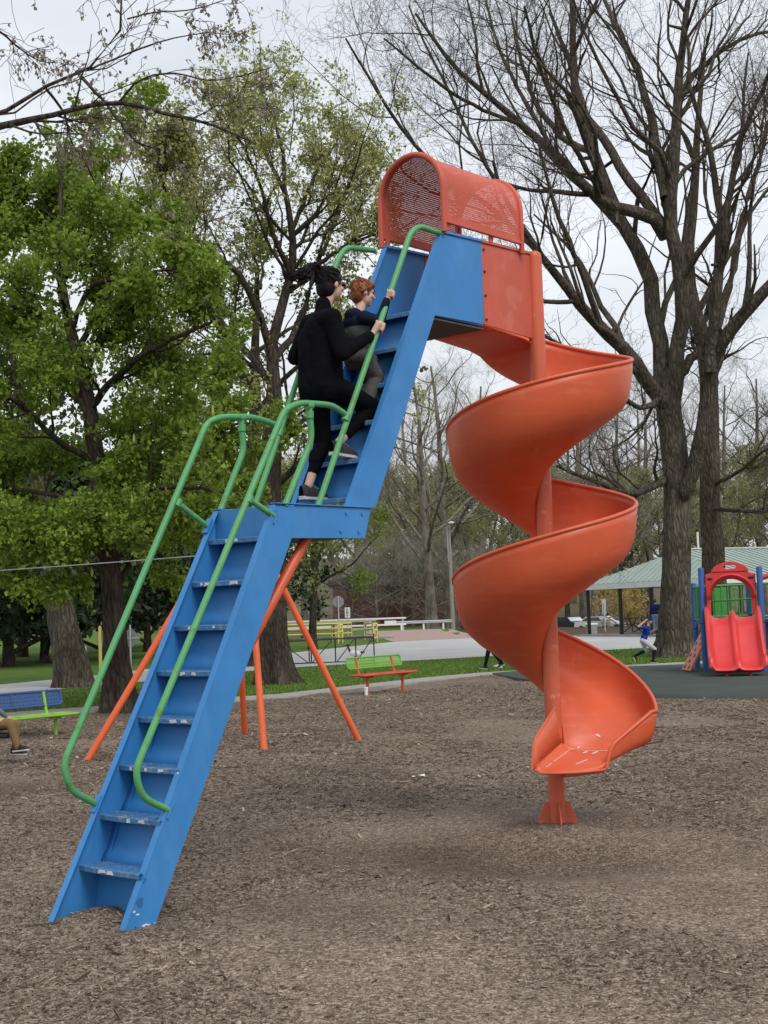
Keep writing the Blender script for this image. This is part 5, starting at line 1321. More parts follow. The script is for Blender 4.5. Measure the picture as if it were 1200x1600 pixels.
mb = MB(); mb.lathe([(.047, .155), (.047, .163), (.04, .17)], (0, 0, 0), 16); mb.build('lid', M_WHITE, cup, smooth=True)

for i, (x, y, sx, lb) in enumerate(((.27, 14.9, .07, 'scrap of white paper on the chips behind the spiral slide'), (-.05, 27.4, .05, 'small white scrap lying on the chips near the green-backed bench'))):
    pt = thing('paper_scrap', lb, 'litter', (x, y, float(hm(x, y)) + .012), .4 * i)
    mb = MB(); mb.grid([[(-sx, -sx * .4, .0), (0, -sx * .5, .018), (sx, -sx * .3, .004)], [(-sx, sx * .3, .008), (.01, sx * .4, .0), (sx * .9, sx * .5, .022)]]); mb.build('sheet', M_WHITE, pt, solid=.002)
# ------------------------------------------------------------------ orange swing frame behind the ladder
M_SWO = paint('swing_orange_paint', (.74, .125, .035), rough=.45)
sw = thing('swing_frame', 'four-legged orange pipe frame standing behind the ladder', 'swing frame', (-2.0, 18.9, 0))
ap = Vector((.02, 0, 3.12))
for (fx, fy), (ax, ay) in (((-3.95, 17.86), (-.1, -.12)), ((-1.63, 17.87), (.1, -.12)), ((-2.15, 20.48), (-.1, .12)), ((-.42, 19.33), (.1, .12))):
    mb = MB(); mb.tube([(fx + 2.0, fy - 18.9, -.1), ap + Vector((ax, ay, 0))], .044, 14); lg = mb.build('leg', M_SWO, sw, smooth=True)
mb = MB(); mb.lathe([(.10, -.08), (.16, -.05), (.16, .05), (.10, .08)], tuple(ap), 14); mb.build('hub', M_SWO, sw, smooth=True)
mb = MB(); mb.tube([(.28, -.97, 1.63), (.42, -1.0, 1.63)], .03, 10); mb.build('bolt_knob', M_SWO, sw, smooth=True)

# ------------------------------------------------------------------ toddler play structure
M_PBLUE = paint('post_blue_paint', (.025, .105, .33), rough=.4)
M_PLRED = mat('red_plastic', (.66, .045, .045), (.56, .038, .040), scale=2, rough=.35, spec=.5)
M_PGRN = paint('play_green_paint', (.08, .33, .07), rough=.4)
M_PINKB = mat('salmon_plastic', (.66, .20, .13), (.58, .17, .11), scale=3, rough=.5)
ps = thing('play_structure', 'small climbing frame with red twin slide, blue posts and green rails', 'play structure', (7.92, 32.0, .07), -.2)
for x, y, h in ((-.65, 0, 2.38), (.65, -.1, 2.36), (-.80, 1.8, 2.05), (.50, 1.9, 2.05), (1.95, 1.6, 2.1), (1.95, .2, 2.1)):
    mb = MB(); mb.lathe([(.068, -.1), (.068, h), (.058, h + .025), (.02, h + .035)], (x, y, 0), 16); pst = mb.build('post', M_PBLUE, ps, smooth=True)
    mb = MB(); mb.lathe([(.071, h * .47), (.071, h * .47 + .02)], (x, y, 0), 16); mb.build('joint_ring', M_BLKM, pst)
mb = MB(); mb.box((-.1, .9, 1.14), (1.25, 1.75, .07)); mb.build('deck', mat('deck_grey', (.12, .12, .13), rough=.8), ps)
mb = MB(); mb.box((1.25, .9, 1.14), (1.3, 1.5, .07)); mb.build('deck', MATS['deck_grey'], ps)
# arched entry panel
Wp = .565
outl = [(-Wp, 1.20), (-Wp, 2.24), (-.36, 2.30), (.36, 2.30), (Wp, 2.22), (Wp, 1.20)]
arch_in = [(.46 * math.cos(R(a)), 1.68 + .46 * math.sin(R(a))) for a in range(0, 181, 15)]
poly = outl + [(.46, 1.20)] + arch_in + [(-.46, 1.20)]
mb = MB(); mb.plate([(-p[0], p[1]) if 0 else p for p in poly], lambda a, b, t: (a, t, b), -.03, .10); ap_ = mb.build('arch_panel', M_PLRED, ps, bevel=.02)
# flared hood face in front of the arch
rows = []
for k, (off, sc) in enumerate(((.0, 1.0), (-.10, 1.12), (-.16, 1.20))):
    rows.append([(.46 * sc * math.cos(R(a)) * (1 if k else 1), off, 1.68 + (.46 * math.sin(R(a))) * sc) for a in range(0, 181, 12)])
mb = MB(); mb.grid(rows); mb.build('arch_flare', M_PLRED, ap_, smooth=True, solid=.03)
NB = 24; vo, vi = [], []
for q in range(NB):
    a_ = 2 * math.pi * q / NB; cxx, szz = math.cos(a_), math.sin(a_)
    vo.append((.42 * cxx, 2.30 + (.235 * szz ** 1.0 if szz > 0 else 0) * (1 - .15 * abs(cxx)) - (.004 if szz <= 0 else 0)))
    vi.append((.15 * cxx, 2.405 + .048 * szz))
V, F = [], []
for t_ in (-.05, .06):
    V += [(x, t_, z) for x, z in vo] + [(x, t_, z) for x, z in vi]
for q in range(NB):
    q2 = (q + 1) % NB
    F += [(q, q2, NB + q2, NB + q), (2 * NB + q, 3 * NB + q, 3 * NB + q2, 2 * NB + q2), (q, 2 * NB + q, 2 * NB + q2, q2), (NB + q, NB + q2, 3 * NB + q2, 3 * NB + q)]
mb = MB(); mb.add(V, F); mb.build('top_handle', M_PLRED, ap_, bevel=.012)
for sg in (-1, 1):
    mb = MB(); mb.lathe([(.001, 0), (.07, 0), (.07, .004)], (0, 0, 0), 14); oo = mb.build('oval_hole', M_BLKM, ap_); oo.rotation_euler = (R(90), 0, 0); oo.scale = (1, .42, 1); oo.location = (sg * .46, -.034, 2.14)
# twin slide bed
path = [(0.05, 1.22), (-.15, 1.22), (-.45, 1.05), (-.80, .72), (-1.15, .42), (-1.45, .24), (-1.75, .17), (-1.95, .16), (-2.02, .12)]
pth = catmull([(y, z, 0) for y, z in path], 4)
prof = [(-.62, .20), (-.60, .26), (-.56, .27), (-.53, .20), (-.50, .07), (-.44, .015), (-.28, 0), (-.12, .015), (-.06, .07), (-.03, .15), (0, .165), (.03, .15), (.06, .07), (.12, .015), (.28, 0), (.44, .015), (.50, .07), (.53, .20), (.56, .27), (.60, .26), (.62, .20)]
rows = []
for i, p in enumerate(pth):
    k = i / (len(pth) - 1); hs = 1.0 if k < .85 else 1.0 - .75 * (k - .85) / .15
    rows.append([(x, p.x, p.y + z * hs) for x, z in prof])
mb = MB(); mb.grid(rows); sl = mb.build('twin_slide', M_PLRED, ps, smooth=True, sharp=70, solid=.03)
for sx in (-.25, .25): mb = MB(); mb.tube([(sx, -1.75, -.1), (sx, -1.7, .16)], .035, 10); mb.build('slide_foot', M_PLRED, sl, smooth=True)
mb = MB(); mb.box((0, -1.6, .10), (.95, .5, .06)); mb.build('under_brace', mat('dark_red_plastic', (.25, .02, .02), rough=.6), sl)
# green rail panels
def rail_panel(x0, y0, x1, y1, z0, z1, n, mt=None, nm='rail_panel'):
    p = MB(); mt = mt or M_PGRN
    pr = bpy.data.objects.new(nm, None); col.objects.link(pr); pr.parent = ps
    for z in (z0, z1): mb = MB(); mb.tube([(x0, y0, z), (x1, y1, z)], .024, 8); mb.build('rail', mt, pr, smooth=True)
    for k in range(n + 1):
        q = k / n; mb = MB(); mb.tube([(x0 + (x1 - x0) * q, y0 + (y1 - y0) * q, z0), (x0 + (x1 - x0) * q, y0 + (y1 - y0) * q, z1)], .017, 8); mb.build('bar', mt, pr, smooth=True)
rail_panel(-.78, 1.8, .48, 1.88, 1.25, 2.0, 8)
rail_panel(-.66, .05, -.80, 1.75, 1.2, 1.98, 7)
rail_panel(.66, 0, .52, 1.85, 1.3, 1.98, 7)
rail_panel(.70, .05, 1.93, .2, 1.25, 2.0, 7)
mb = MB(); mb.box((-.74, .9, 1.62), (.05, 1.3, .74)); mb.build('side_panel', M_PGRN, ps, bevel=.02)
mb = MB(); mb.box((-.2, 1.86, 1.6), (.34, .04, .7)); mb.build('side_panel', M_PGRN, ps, bevel=.02)
mb = MB(); mb.tube(arc([(.05, 1.2, 1.2), (.05, 1.2, 1.92), (.22, 1.2, 1.92), (.22, 1.2, 1.2)], 5, .06), .018, 8); mb.build('hand_loop', M_PGRN, ps, smooth=True)
mb = MB(); mb.tube([(-.5, .4, 1.62), (.5, .42, 1.66)], .02, 8); mb.build('cross_rail', M_PGRN, ps, smooth=True)
mb = MB(); mb.plate([(.72, .45), (1.9, .45), (1.9, 1.1), (.72, 1.1)], lambda a, b, t: (a, t, b), 1.45, 1.52); mb.build('lower_panel', M_PLRED, ps, bevel=.02)
mb = MB(); mb.plate([(.55, 1.25), (.85, 1.25), (.78, 1.6), (.82, 1.95), (.55, 1.98)], lambda a, b, t: (a, t, b), 1.75, 1.80); mb.build('play_panel', M_PLRED, ps, bevel=.02)
mb = MB(); mb.tube(catmull([(.68, .2, 2.12), (1.0, .2, 2.2), (1.35, .2, 2.23), (1.7, .2, 2.2), (1.95, .2, 2.12)], 4), .06, 10); mb.build('top_arch', M_PLRED, ps, smooth=True)
# climbing ramp with hand holes
b0, b1, t0_, t1_ = Vector((-1.20, .95, .03)), Vector((-1.02, .35, .03)), Vector((-.66, 1.15, .98)), Vector((-.50, .55, .98))
nrm = (t0_ - b0).cross(b1 - b0).normalized(); nrm = nrm if nrm.z > 0 else -nrm
mb = MB(); mb.add([b0, b1, t1_, t0_] + [v - nrm * .05 for v in (b0, b1, t1_, t0_)], [(0, 1, 2, 3), (4, 5, 6, 7), (0, 1, 5, 4), (1, 2, 6, 5), (2, 3, 7, 6), (3, 0, 4, 7)]); rmp = mb.build('climbing_ramp', M_PINKB, ps, bevel=.012)
for i in range(7):
    for j in ((.25, .75) if i % 2 == 0 else (.5,)):
        k = (i + .6) / 7.2; p = (b0 * (1 - j) + b1 * j) * (1 - k) + (t0_ * (1 - j) + t1_ * j) * k
        ud = (t0_ - b0).normalized(); sd_ = (b1 - b0).normalized()
        mb = MB(); mb.plate([(.035 * math.cos(a) , .05 * math.sin(a)) for a in [6.283 * q / 10 for q in range(10)]], lambda a, b, t: tuple(p + sd_ * a * 2.0 + ud * b + nrm * t), -.01, .004); mb.build('hand_hole', M_BLKM, rmp)

# ------------------------------------------------------------------ people
def seg_mesh(p, q, r1, r2, n=14, m=5):
    """tapered capsule"""
    p, q = Vector(p), Vector(q); d = q - p; L = d.length
    d = d.normalized() if L > 1e-6 else Vector((0, 0, 1))
    ref = Vector((0, 0, 1)) if abs(d.z) < .9 else Vector((1, 0, 0))
    a = d.cross(ref).normalized(); b = d.cross(a)
    rings = []
    for k in range(m):
        t = -math.pi / 2 + (math.pi / 2) * k / (m - 1); rings.append((p + d * r1 * math.sin(t), max(r1 * math.cos(t), 1e-4)))
    for k in range(m):
        t = (math.pi / 2) * k / (m - 1); rings.append((q + d * r2 * math.sin(t), max(r2 * math.cos(t), 1e-4)))
    V, F = [], []
    for c, r_ in rings:
        for k in range(n):
            an = 2 * math.pi * k / n; V.append(c + (a * math.cos(an) + b * math.sin(an)) * r_)
    for i in range(len(rings) - 1):
        for k in range(n): F.append((i * n + k, i * n + (k + 1) % n, (i + 1) * n + (k + 1) % n, (i + 1) * n + k))
    F.append(tuple(range(n))[::-1]); F.append(tuple((len(rings) - 1) * n + k for k in range(n)))
    return V, F
def ell_mesh(c, ax, n=16, m=10):
    """ellipsoid; ax = three axis vectors (already scaled)"""
    c = Vector(c); X_, Y_, Z_ = (Vector(a) for a in ax); V, F = [], []
    for i in range(m + 1):
        t = math.pi * i / m
        for k in range(n):
            a = 2 * math.pi * k / n; s_ = max(math.sin(t), .002)
            V.append(c + X_ * s_ * math.cos(a) + Y_ * s_ * math.sin(a) + Z_ * math.cos(t))
    for i in range(m):
        for k in range(n): F.append((i * n + k, (i + 1) * n + k, (i + 1) * n + (k + 1) % n, i * n + (k + 1) % n))
    F.append(tuple(range(n))); F.append(tuple(m * n + k for k in range(n))[::-1])
    return V, F
def fuse(name, prims, mats_, voxel, parent, smooth_it=6, sm=.5):
    """prims: ('s', p, q, r1, r2, mat) or ('e', c, ax, mat) -> one continuous voxel-fused mesh with a material per region"""
    mb = MB()
    for pr in prims:
        V, F = seg_mesh(*pr[1:5]) if pr[0] == 's' else ell_mesh(pr[1], pr[2]); mb.add(V, F)
    me = bpy.data.meshes.new(name + '_src'); me.from_pydata(mb.v, [], mb.f); me.update()
    bm = bmesh.new(); bm.from_mesh(me); bmesh.ops.recalc_face_normals(bm, faces=bm.faces); bm.to_mesh(me); bm.free()
    o = bpy.data.objects.new(name, me); col.objects.link(o)
    md = o.modifiers.new('fuse', 'REMESH'); md.mode = 'VOXEL'; md.voxel_size = voxel
    md2 = o.modifiers.new('soften', 'SMOOTH'); md2.iterations = smooth_it; md2.factor = sm
    dg = bpy.context.evaluated_depsgraph_get(); dg.update()
    new = bpy.data.meshes.new_from_object(o.evaluated_get(dg))
    o.modifiers.clear(); o.data = new; new.name = name
    for m_ in mats_: new.materials.append(m_)
    n = len(new.polygons)
    cen = np.empty(n * 3, dtype=np.float64); new.polygons.foreach_get('center', cen); cen = cen.reshape(-1, 3)
    best = np.full(n, 1e9); idx = np.zeros(n, dtype=np.int32)
    for pr in prims:
        if pr[0] == 's':
            p, q = np.array(pr[1], float), np.array(pr[2], float); d = q - p; L2 = max(d @ d, 1e-9)
            t = np.clip((cen - p) @ d / L2, 0, 1); dist = np.linalg.norm(cen - (p + t[:, None] * d), axis=1) - (pr[3] + (pr[4] - pr[3]) * t); mi = pr[5]
        else:
            A = np.array([list(a) for a in pr[2]], float); ln = np.linalg.norm(A, axis=1); rel = cen - np.array(pr[1], float)
            u_ = np.stack([rel @ A[k] / ln[k] ** 2 for k in range(3)], 1); rr_ = np.linalg.norm(u_, axis=1); dist = (rr_ - 1) * ln.mean(); mi = pr[3]
        w = dist < best; best[w] = dist[w]; idx[w] = mi
    new.polygons.foreach_set('material_index', idx); new.polygons.foreach_set('use_smooth', np.ones(n, dtype=bool)); new.update()
    if parent: o.parent = parent
    return o
SKIN = mat('skin', (.56, .33, .245), (.50, .28, .21), scale=14, rough=.55, spec=.35)
SKIN_W = mat('pale_skin', (.60, .38, .30), (.54, .33, .26), scale=14, rough=.55, spec=.35)
def cloth(name, c, c2=None, b=.35, sc=24): return mat(name, c, c2 or tuple(x * .7 for x in c), scale=7, rough=.95, bump=b, bscale=sc, spec=.06)
BLK_J = cloth('black_jacket', (.0065, .0065, .009), (.004, .004, .006), b=.6, sc=14); BLK_L = cloth('black_leggings', (.006, .006, .0075), b=.2)
HAIR_B = mat('black_hair', (.012, .010, .010), (.006, .005, .005), scale=30, rough=.65, stretch=(1, 1, .2), spec=.15)
HAIR_R = mat('ginger_hair', (.27, .085, .028), (.15, .045, .016), scale=34, rough=.6, stretch=(1, 1, .25), spec=.3, bump=.5, bscale=60)
SHOE_G = mat('dark_grey_shoe', (.035, .036, .038), (.022, .022, .024), scale=40, rough=.8, bump=.2)
SOLE = mat('white_sole', (.62, .60, .56), (.52, .50, .47), scale=20, rough=.8)
SHOE_B = mat('black_shoe', (.012, .012, .013), rough=.6)
def head_prims(c, f, upv, h, mi):
    """skull, face and neck root of a head of height h facing f"""
    c, f, u_ = Vector(c), Vector(f).normalized(), Vector(upv).normalized(); s_ = f.cross(u_).normalized(); u_ = s_.cross(f).normalized(); k = h / .23
    P = [('e', c + u_ * .025 * k - f * .008 * k, (f * .096 * k, s_ * .076 * k, u_ * .092 * k), mi),
         ('e', c - u_ * .040 * k + f * .022 * k, (f * .066 * k, s_ * .060 * k, u_ * .072 * k), mi),
         ('e', c - u_ * .088 * k + f * .056 * k, (f * .026 * k, s_ * .026 * k, u_ * .022 * k), mi),
         ('s', c + f * .084 * k + u_ * .008 * k, c + f * .104 * k - u_ * .026 * k, .008 * k, .013 * k, mi),
         ('e', c + f * .075 * k + u_ * .025 * k, (f * .018 * k, s_ * .052 * k, u_ * .012 * k), mi),
         ('e', c + f * .076 * k - u_ * .056 * k, (f * .016 * k, s_ * .026 * k, u_ * .010 * k), mi)]
    for sg in (1, -1):
        P.append(('e', c + s_ * sg * .076 * k - u_ * .006 * k - f * .006 * k, (f * .020 * k, s_ * .010 * k, u_ * .030 * k), mi))
        P.append(('e', c + s_ * sg * .040 * k - u_ * .024 * k + f * .066 * k, (f * .022 * k, s_ * .022 * k, u_ * .020 * k), mi))
    return P, (c, f, s_, u_, k)
def face_parts(fr, parent, eyes=True):
    c, f, s_, u_, k = fr
    for sg in (1, -1):
        if eyes:
            V, F = ell_mesh(c + s_ * sg * .032 * k + f * .083 * k + u_ * .006 * k, (f * .008 * k, s_ * .013 * k, u_ * .006 * k)); mb = MB(); mb.add(V, F); mb.build('eye', mat('eye', (.03, .025, .02), rough=.2), parent, smooth=True)
        V, F = ell_mesh(c + s_ * sg * .033 * k + f * .089 * k + u_ * .026 * k, (f * .006 * k, s_ * .020 * k, u_ * .004 * k)); mb = MB(); mb.add(V, F); mb.build('eyebrow', mat('brow', (.10, .05, .03), rough=.9), parent, smooth=True)
    V, F = ell_mesh(c + f * .0865 * k - u_ * .055 * k, (f * .007 * k, s_ * .022 * k, u_ * .006 * k)); mb = MB(); mb.add(V, F); mb.build('mouth', mat('lip', (.40, .14, .12), rough=.5), parent, smooth=True)
def hand_grip(wrist, grip, axis, side, mi, k=1.0):
    """hand closed round a bar through `grip` along `axis`; `side` points from the bar to the palm"""
    w, g_, a, sd_ = Vector(wrist), Vector(grip), Vector(axis).normalized(), Vector(side).normalized()
    sd_ = (sd_ - a * sd_.dot(a)).normalized(); fwd = a.cross(sd_).normalized()
    if fwd.dot(g_ - w) < 0: fwd = -fwd
    R_ = .0245
    P = [('s', w, g_ + sd_ * (R_ + .016 * k) - fwd * .02 * k, .023 * k, .026 * k, mi)]
    for j, (off, ln) in enumerate(((.030, .92), (.010, 1.0), (-.011, .95), (-.031, .8))):     # four fingers curl over the bar
        base = g_ + a * off * k + sd_ * (R_ + .013 * k) - fwd * .012 * k
        k1 = g_ + a * off * k * 1.02 + sd_ * (R_ + .008) + fwd * .030 * k * ln
        k2 = g_ + a * off * k + fwd * (R_ + .012) - sd_ * .014 * k * ln
        k3 = g_ + a * off * k * .95 - sd_ * (R_ + .010) + fwd * .012 * k
        r_ = .0092 * k
        P += [('s', base, k1, r_ * 1.1, r_, mi), ('s', k1, k2, r_, r_ * .95, mi), ('s', k2, k3, r_ * .95, r_ * .8, mi)]
    th0 = w + (g_ - w) * .45 + a * .022 * k; th1 = g_ + a * .042 * k - fwd * (R_ + .004) + sd_ * .006; th2 = g_ + a * .040 * k - fwd * .012 - sd_ * (R_ + .008)
    P += [('s', th0, th1, .012 * k, .0105 * k, mi), ('s', th1, th2, .0105 * k, .0085 * k, mi)]
    return P
def hand_relaxed(w, d, pal, mi, k=1.0):
    w, d, pal = Vector(w), Vector(d).normalized(), Vector(pal).normalized(); s_ = d.cross(pal).normalized()
    P = [('s', w, w + d * .06 * k, .022 * k, .028 * k, mi)]
    for off, ln in ((.026, .9), (.009, 1), (-.009, .95), (-.026, .75)):
        b_ = w + d * .075 * k + s_ * off * k; m_ = b_ + d * .035 * k * ln + pal * .006 * k; t_ = m_ + d * .028 * k * ln + pal * .018 * k
        P += [('s', b_, m_, .009 * k, .0085 * k, mi), ('s', m_, t_, .0085 * k, .007 * k, mi)]
    P += [('s', w + d * .02 * k + s_ * .02 * k, w + d * .06 * k + s_ * .045 * k + pal * .012 * k, .011 * k, .009 * k, mi)]
    return P
def shoe(parent, heel, toe, upper, sole, k=1.0, laces=True):
    """low trainer from heel to toe, both at ground-contact height"""
    h_, t_ = Vector(heel), Vector(toe); d = (t_ - h_); L = d.length; d.normalize(); up_ = Vector((0, 0, 1)); up_ = (up_ - d * up_.dot(d)).normalized(); s_ = d.cross(up_)
    root = bpy.data.objects.new('shoe', None); col.objects.link(root); root.parent = parent
    w = .040 * k
    outline = [(0, .55), (.02, .8), (.12, .95), (.3, .86), (.45, .86), (.62, 1.05), (.78, 1.08), (.9, .85), (.97, .5), (1.0, 0)]
    hgt = [(0, .078), (.1, .088), (.22, .086), (.34, .082), (.46, .074), (.6, .060), (.75, .046), (.88, .038), (.97, .028), (1.0, .018)]
    mb = MB()
    pts = [(x * L, y * w) for x, y in outline] + [(x * L, -y * w) for x, y in outline[::-1][1:]]
    mb.plate(pts, lambda a, b, t: tuple(h_ + d * a + s_ * b + up_ * t), 0.0, .026 * k); mb.build('sole', sole, root, bevel=.004)
    rows = []
    for i in range(19):
        x = i / 18; hh = np.interp(x, [q[0] for q in hgt], [q[1] for q in hgt]) * k; ww = np.interp(x, [q[0] for q in outline], [q[1] for q in outline]) * w * .96 + .003
        rows.append([tuple(h_ + d * x * L + s_ * ww * math.cos(a) * (1 if abs(math.cos(a)) < .9 else 1) + up_ * (.022 * k + (hh - .0) * max(math.sin(a), 0) ** .8)) for a in [math.pi * j / 12 for j in range(13)]])
    mb = MB(); mb.grid(rows); mb.build('upper', upper, root, smooth=True, sharp=80)
    if laces:
        for q in (.42, .5, .58):
            hh = np.interp(q, [z[0] for z in hgt], [z[1] for z in hgt]) * k + .024 * k; c_ = h_ + d * q * L + up_ * hh
            mb = MB(); mb.bar(c_ - s_ * .02 * k, c_ + s_ * .02 * k + d * .006, .005, .004); mb.build('lace', SOLE, root)
    return root
def SLW(s, t, z):       # slide frame -> world
    ca_, sa_ = math.cos(SLIDE_A), math.sin(SLIDE_A)
    return Vector((SLIDE_X + s * ca_ + t * sa_, SLIDE_Y + s * sa_ - t * ca_, z))
U_ = Vector((math.cos(SLIDE_A), math.sin(SLIDE_A), 0)); V_ = Vector((math.sin(SLIDE_A), -math.cos(SLIDE_A), 0)); ZU = Vector((0, 0, 1))
RAXIS = (SLW(2.640, TR, 4.53) - SLW(1.573, TR, 2.48)).normalized(); LAXIS = (SLW(2.455, -TR, 4.41) - SLW(1.505, -TR, 2.465)).normalized()
def rail_at(z, right=True):
    if right: k = (z - 2.48) / (4.53 - 2.48); return SLW(1.573 + (2.640 - 1.573) * k, TR, z)
    k = (z - 2.465) / (4.41 - 2.465); return SLW(1.505 + (2.455 - 1.505) * k, -TR, z)

# --- woman climbing
wm = thing('person', 'person in black jacket and leggings with a dark ponytail climbing the ladder', 'person', SLW(1.93, 0, 2.555))
def REL(o): 
    b = Vector(o.location); return lambda v: Vector(v) - b
rel = REL(wm)
J = lambda s, t, z: rel(SLW(s, t, z))
MSK, MJK, MLG = 0, 1, 2
hipc = J(1.955, 0, 3.36); chest = J(1.955, 0, 3.70); nb_ = J(1.975, .0, 3.885)
shR, shL = J(1.895, .165, 3.815), J(2.01, -.165, 3.845)
elR, elL = J(1.905, .245, 3.555), J(1.93, -.245, 3.60)
gR, gL = rel(rail_at(3.775)), rel(rail_at(3.72, False))
wrR = gR - (RAXIS * .035) - U_ * .055 - V_ * .030 * 0 + ZU * -.03; wrL = gL - U_ * .06 - ZU * .03
kF, aF = J(2.335, .115, 3.235), J(1.985, .105, 2.955)
kB, aB = J(2.02, -.085, 2.975), J(1.875, -.095, 2.665)
hR, hL = J(1.955, .085, 3.345), J(1.965, -.085, 3.345)
P = []
P += [('e', hipc + ZU * .0, (U_ * .118, V_ * .168, ZU * .13), MLG), ('e', hipc + ZU * .05 - U_ * .01, (U_ * .130, V_ * .168, ZU * .13), MJK), ('s', hipc + V_ * .06 - U_ * .03 - ZU * .02, chest + V_ * .07 - U_ * .02, .115, .105, MJK), ('s', hipc - V_ * .06 - U_ * .03 - ZU * .02, chest - V_ * .07 - U_ * .02, .115, .105, MJK), ('s', hipc + V_ * .05 + U_ * .03 + ZU * .03, chest + V_ * .05 + U_ * .03, .09, .09, MJK), ('s', hipc - V_ * .05 + U_ * .03 + ZU * .03, chest - V_ * .05 + U_ * .03, .09, .09, MJK),
      ('e', (hipc + chest) / 2 + ZU * .02, (U_ * .112, V_ * .148, ZU * .17), MJK), ('e', chest + ZU * .02, (U_ * .118, V_ * .165, ZU * .17), MJK),
      ('e', chest + U_ * .07 - ZU * .0, (U_ * .06, V_ * .12, ZU * .07), MJK),
      ('s', shL, shR, .070, .072, MJK), ('s', chest + ZU * .12, nb_ + ZU * .02, .075, .056, MJK), ('s', nb_, nb_ + ZU * .075 + U_ * .014, .060, .056, MJK), ('s', nb_, J(2.025, .015, 4.02), .046, .046, MSK)]
for a_, b_, c_ in ((shR, elR, wrR), (shL, elL, wrL)):
    P += [('s', a_, b_, .066, .056, MJK), ('s', b_, c_ - (c_ - b_).normalized() * .035, .055, .041, MJK), ('s', b_, c_, .03, .022, MSK)]
P += hand_grip(wrR, gR, RAXIS, -U_ * .4 + V_ * .75, MSK, .95) + hand_grip(wrL, gL, LAXIS, -U_ * .4 - V_ * .75, MSK, .95)
P += [('s', hR, kF, .100, .066, MLG), ('s', kF, aF + (kF - aF) * .22, .062, .042, MLG), ('s', kF + (aF - kF) * .35, kF + (aF - kF) * .45, .060, .056, MLG), ('s', kF + (aF - kF) * .6, aF, .034, .031, MSK)]
P += [('s', hL, kB, .100, .066, MLG), ('s', kB, aB + (kB - aB) * .34, .062, .042, MLG), ('s', kB + (aB - kB) * .3 - U_ * .012, kB + (aB - kB) * .42 - U_ * .012, .058, .052, MLG), ('s', kB + (aB - kB) * .5, aB, .034, .031, MSK)]
hf = (U_ * .98 + V_ * .16 - ZU * .02)
hc = J(2.045, .02, 4.095)
hp_, fr = head_prims(hc, hf, ZU + U_ * .05, .225, MSK); P += hp_
body = fuse('body', P, [SKIN_W, BLK_J, BLK_L], .0065, wm, 5, .5)
face_parts(fr, wm, eyes=False)
c, f, s_, u_, k = fr
# sunglasses
gl = bpy.data.objects.new('sunglasses', None); col.objects.link(gl); gl.parent = wm
M_LENS = mat('dark_lens', (.008, .007, .008), rough=.1, spec=.8)
for sg in (1, -1):
    V, F = ell_mesh(c + s_ * sg * .034 * k + f * .094 * k + u_ * .006 * k, (f * .007, s_ * .027 * k, u_ * .021 * k)); mb = MB(); mb.add(V, F); mb.build('lens', M_LENS, gl, smooth=True)
    mb = MB(); mb.bar(c + s_ * sg * .064 * k + f * .088 * k + u_ * .010 * k, c + s_ * sg * .080 * k - f * .005 * k + u_ * .012 * k, .004, .009, u_); mb.build('temple', M_LENS, gl)
mb = MB(); mb.bar(c + s_ * -.012 * k + f * .101 * k + u_ * .012 * k, c + s_ * .012 * k + f * .101 * k + u_ * .012 * k, .005, .005); mb.build('bridge', M_LENS, gl)
# hair: cap swept back to a high ponytail that blows out behind
HP = [('e', c + u_ * .038 * k - f * .022 * k, (f * .104 * k, s_ * .090 * k, u_ * .098 * k), 0), ('e', c - u_ * .022 * k - f * .048 * k, (f * .066 * k, s_ * .080 * k, u_ * .085 * k), 0), ('s', c + u_ * .05 * k - f * .07 * k, c - f * .105 * k + u_ * .075 * k, .06 * k, .04 * k, 0),
      ('s', c + u_ * .07 * k + f * .035 * k, c + u_ * .09 * k - f * .05 * k, .050 * k, .052 * k, 0), ('e', c - f * .105 * k + u_ * .085 * k, (f * .034, s_ * .030, u_ * .032), 0)]
fuse('hair', HP, [HAIR_B], .006, wm, 4, .5)
def combed(parent, c, f, s_, u_, k, target, material, n, rx, ry, rz, off, rad=.0045, seed=4):
    g_ = np.random.default_rng(seed)
    hc_ = c + u_ * .038 * k - f * .022 * k
    for i in range(n):
        a = math.pi * 2 * (i + g_.uniform(-.4, .4)) / n; el = g_.uniform(-.35, .55)
        d0 = f * math.cos(a) * math.cos(el) + s_ * math.sin(a) * math.cos(el) + u_ * math.sin(el)
        if d0.dot(f) > .25 and el < .25: d0 = d0 + u_ * .5
        d1 = (target - hc_).normalized(); pts = []
        for q in range(8):
            t_ = q / 7; dd = (d0 * (1 - t_) + d1 * t_); dd = dd.normalized() if dd.length > .05 else u_
            x_, y_, z_ = dd.dot(f), dd.dot(s_), dd.dot(u_); r_ = 1 / math.sqrt((x_ / rx) ** 2 + (y_ / ry) ** 2 + (z_ / rz) ** 2)
            pts.append(hc_ + dd * (r_ * k + off + .003 * g_.normal() * (1 - t_)))
        pts[-1] = target
        mb = MB(); mb.tube(pts, [rad * (.5 + .5 * math.sin(math.pi * min(1, (q + 1) / 7))) + .0008 for q in range(8)], 5); mb.build('hair_strand', material, parent, smooth=True)
combed(wm, c, f, s_, u_, k, c - f * .105 * k + u_ * .088 * k, HAIR_B, 54, .104, .090, .098, .001)
tail = bpy.data.objects.new('ponytail', None); col.objects.link(tail); tail.parent = wm
gt2 = np.random.default_rng(3)
tb = c - f * .105 * k + u_ * .088 * k
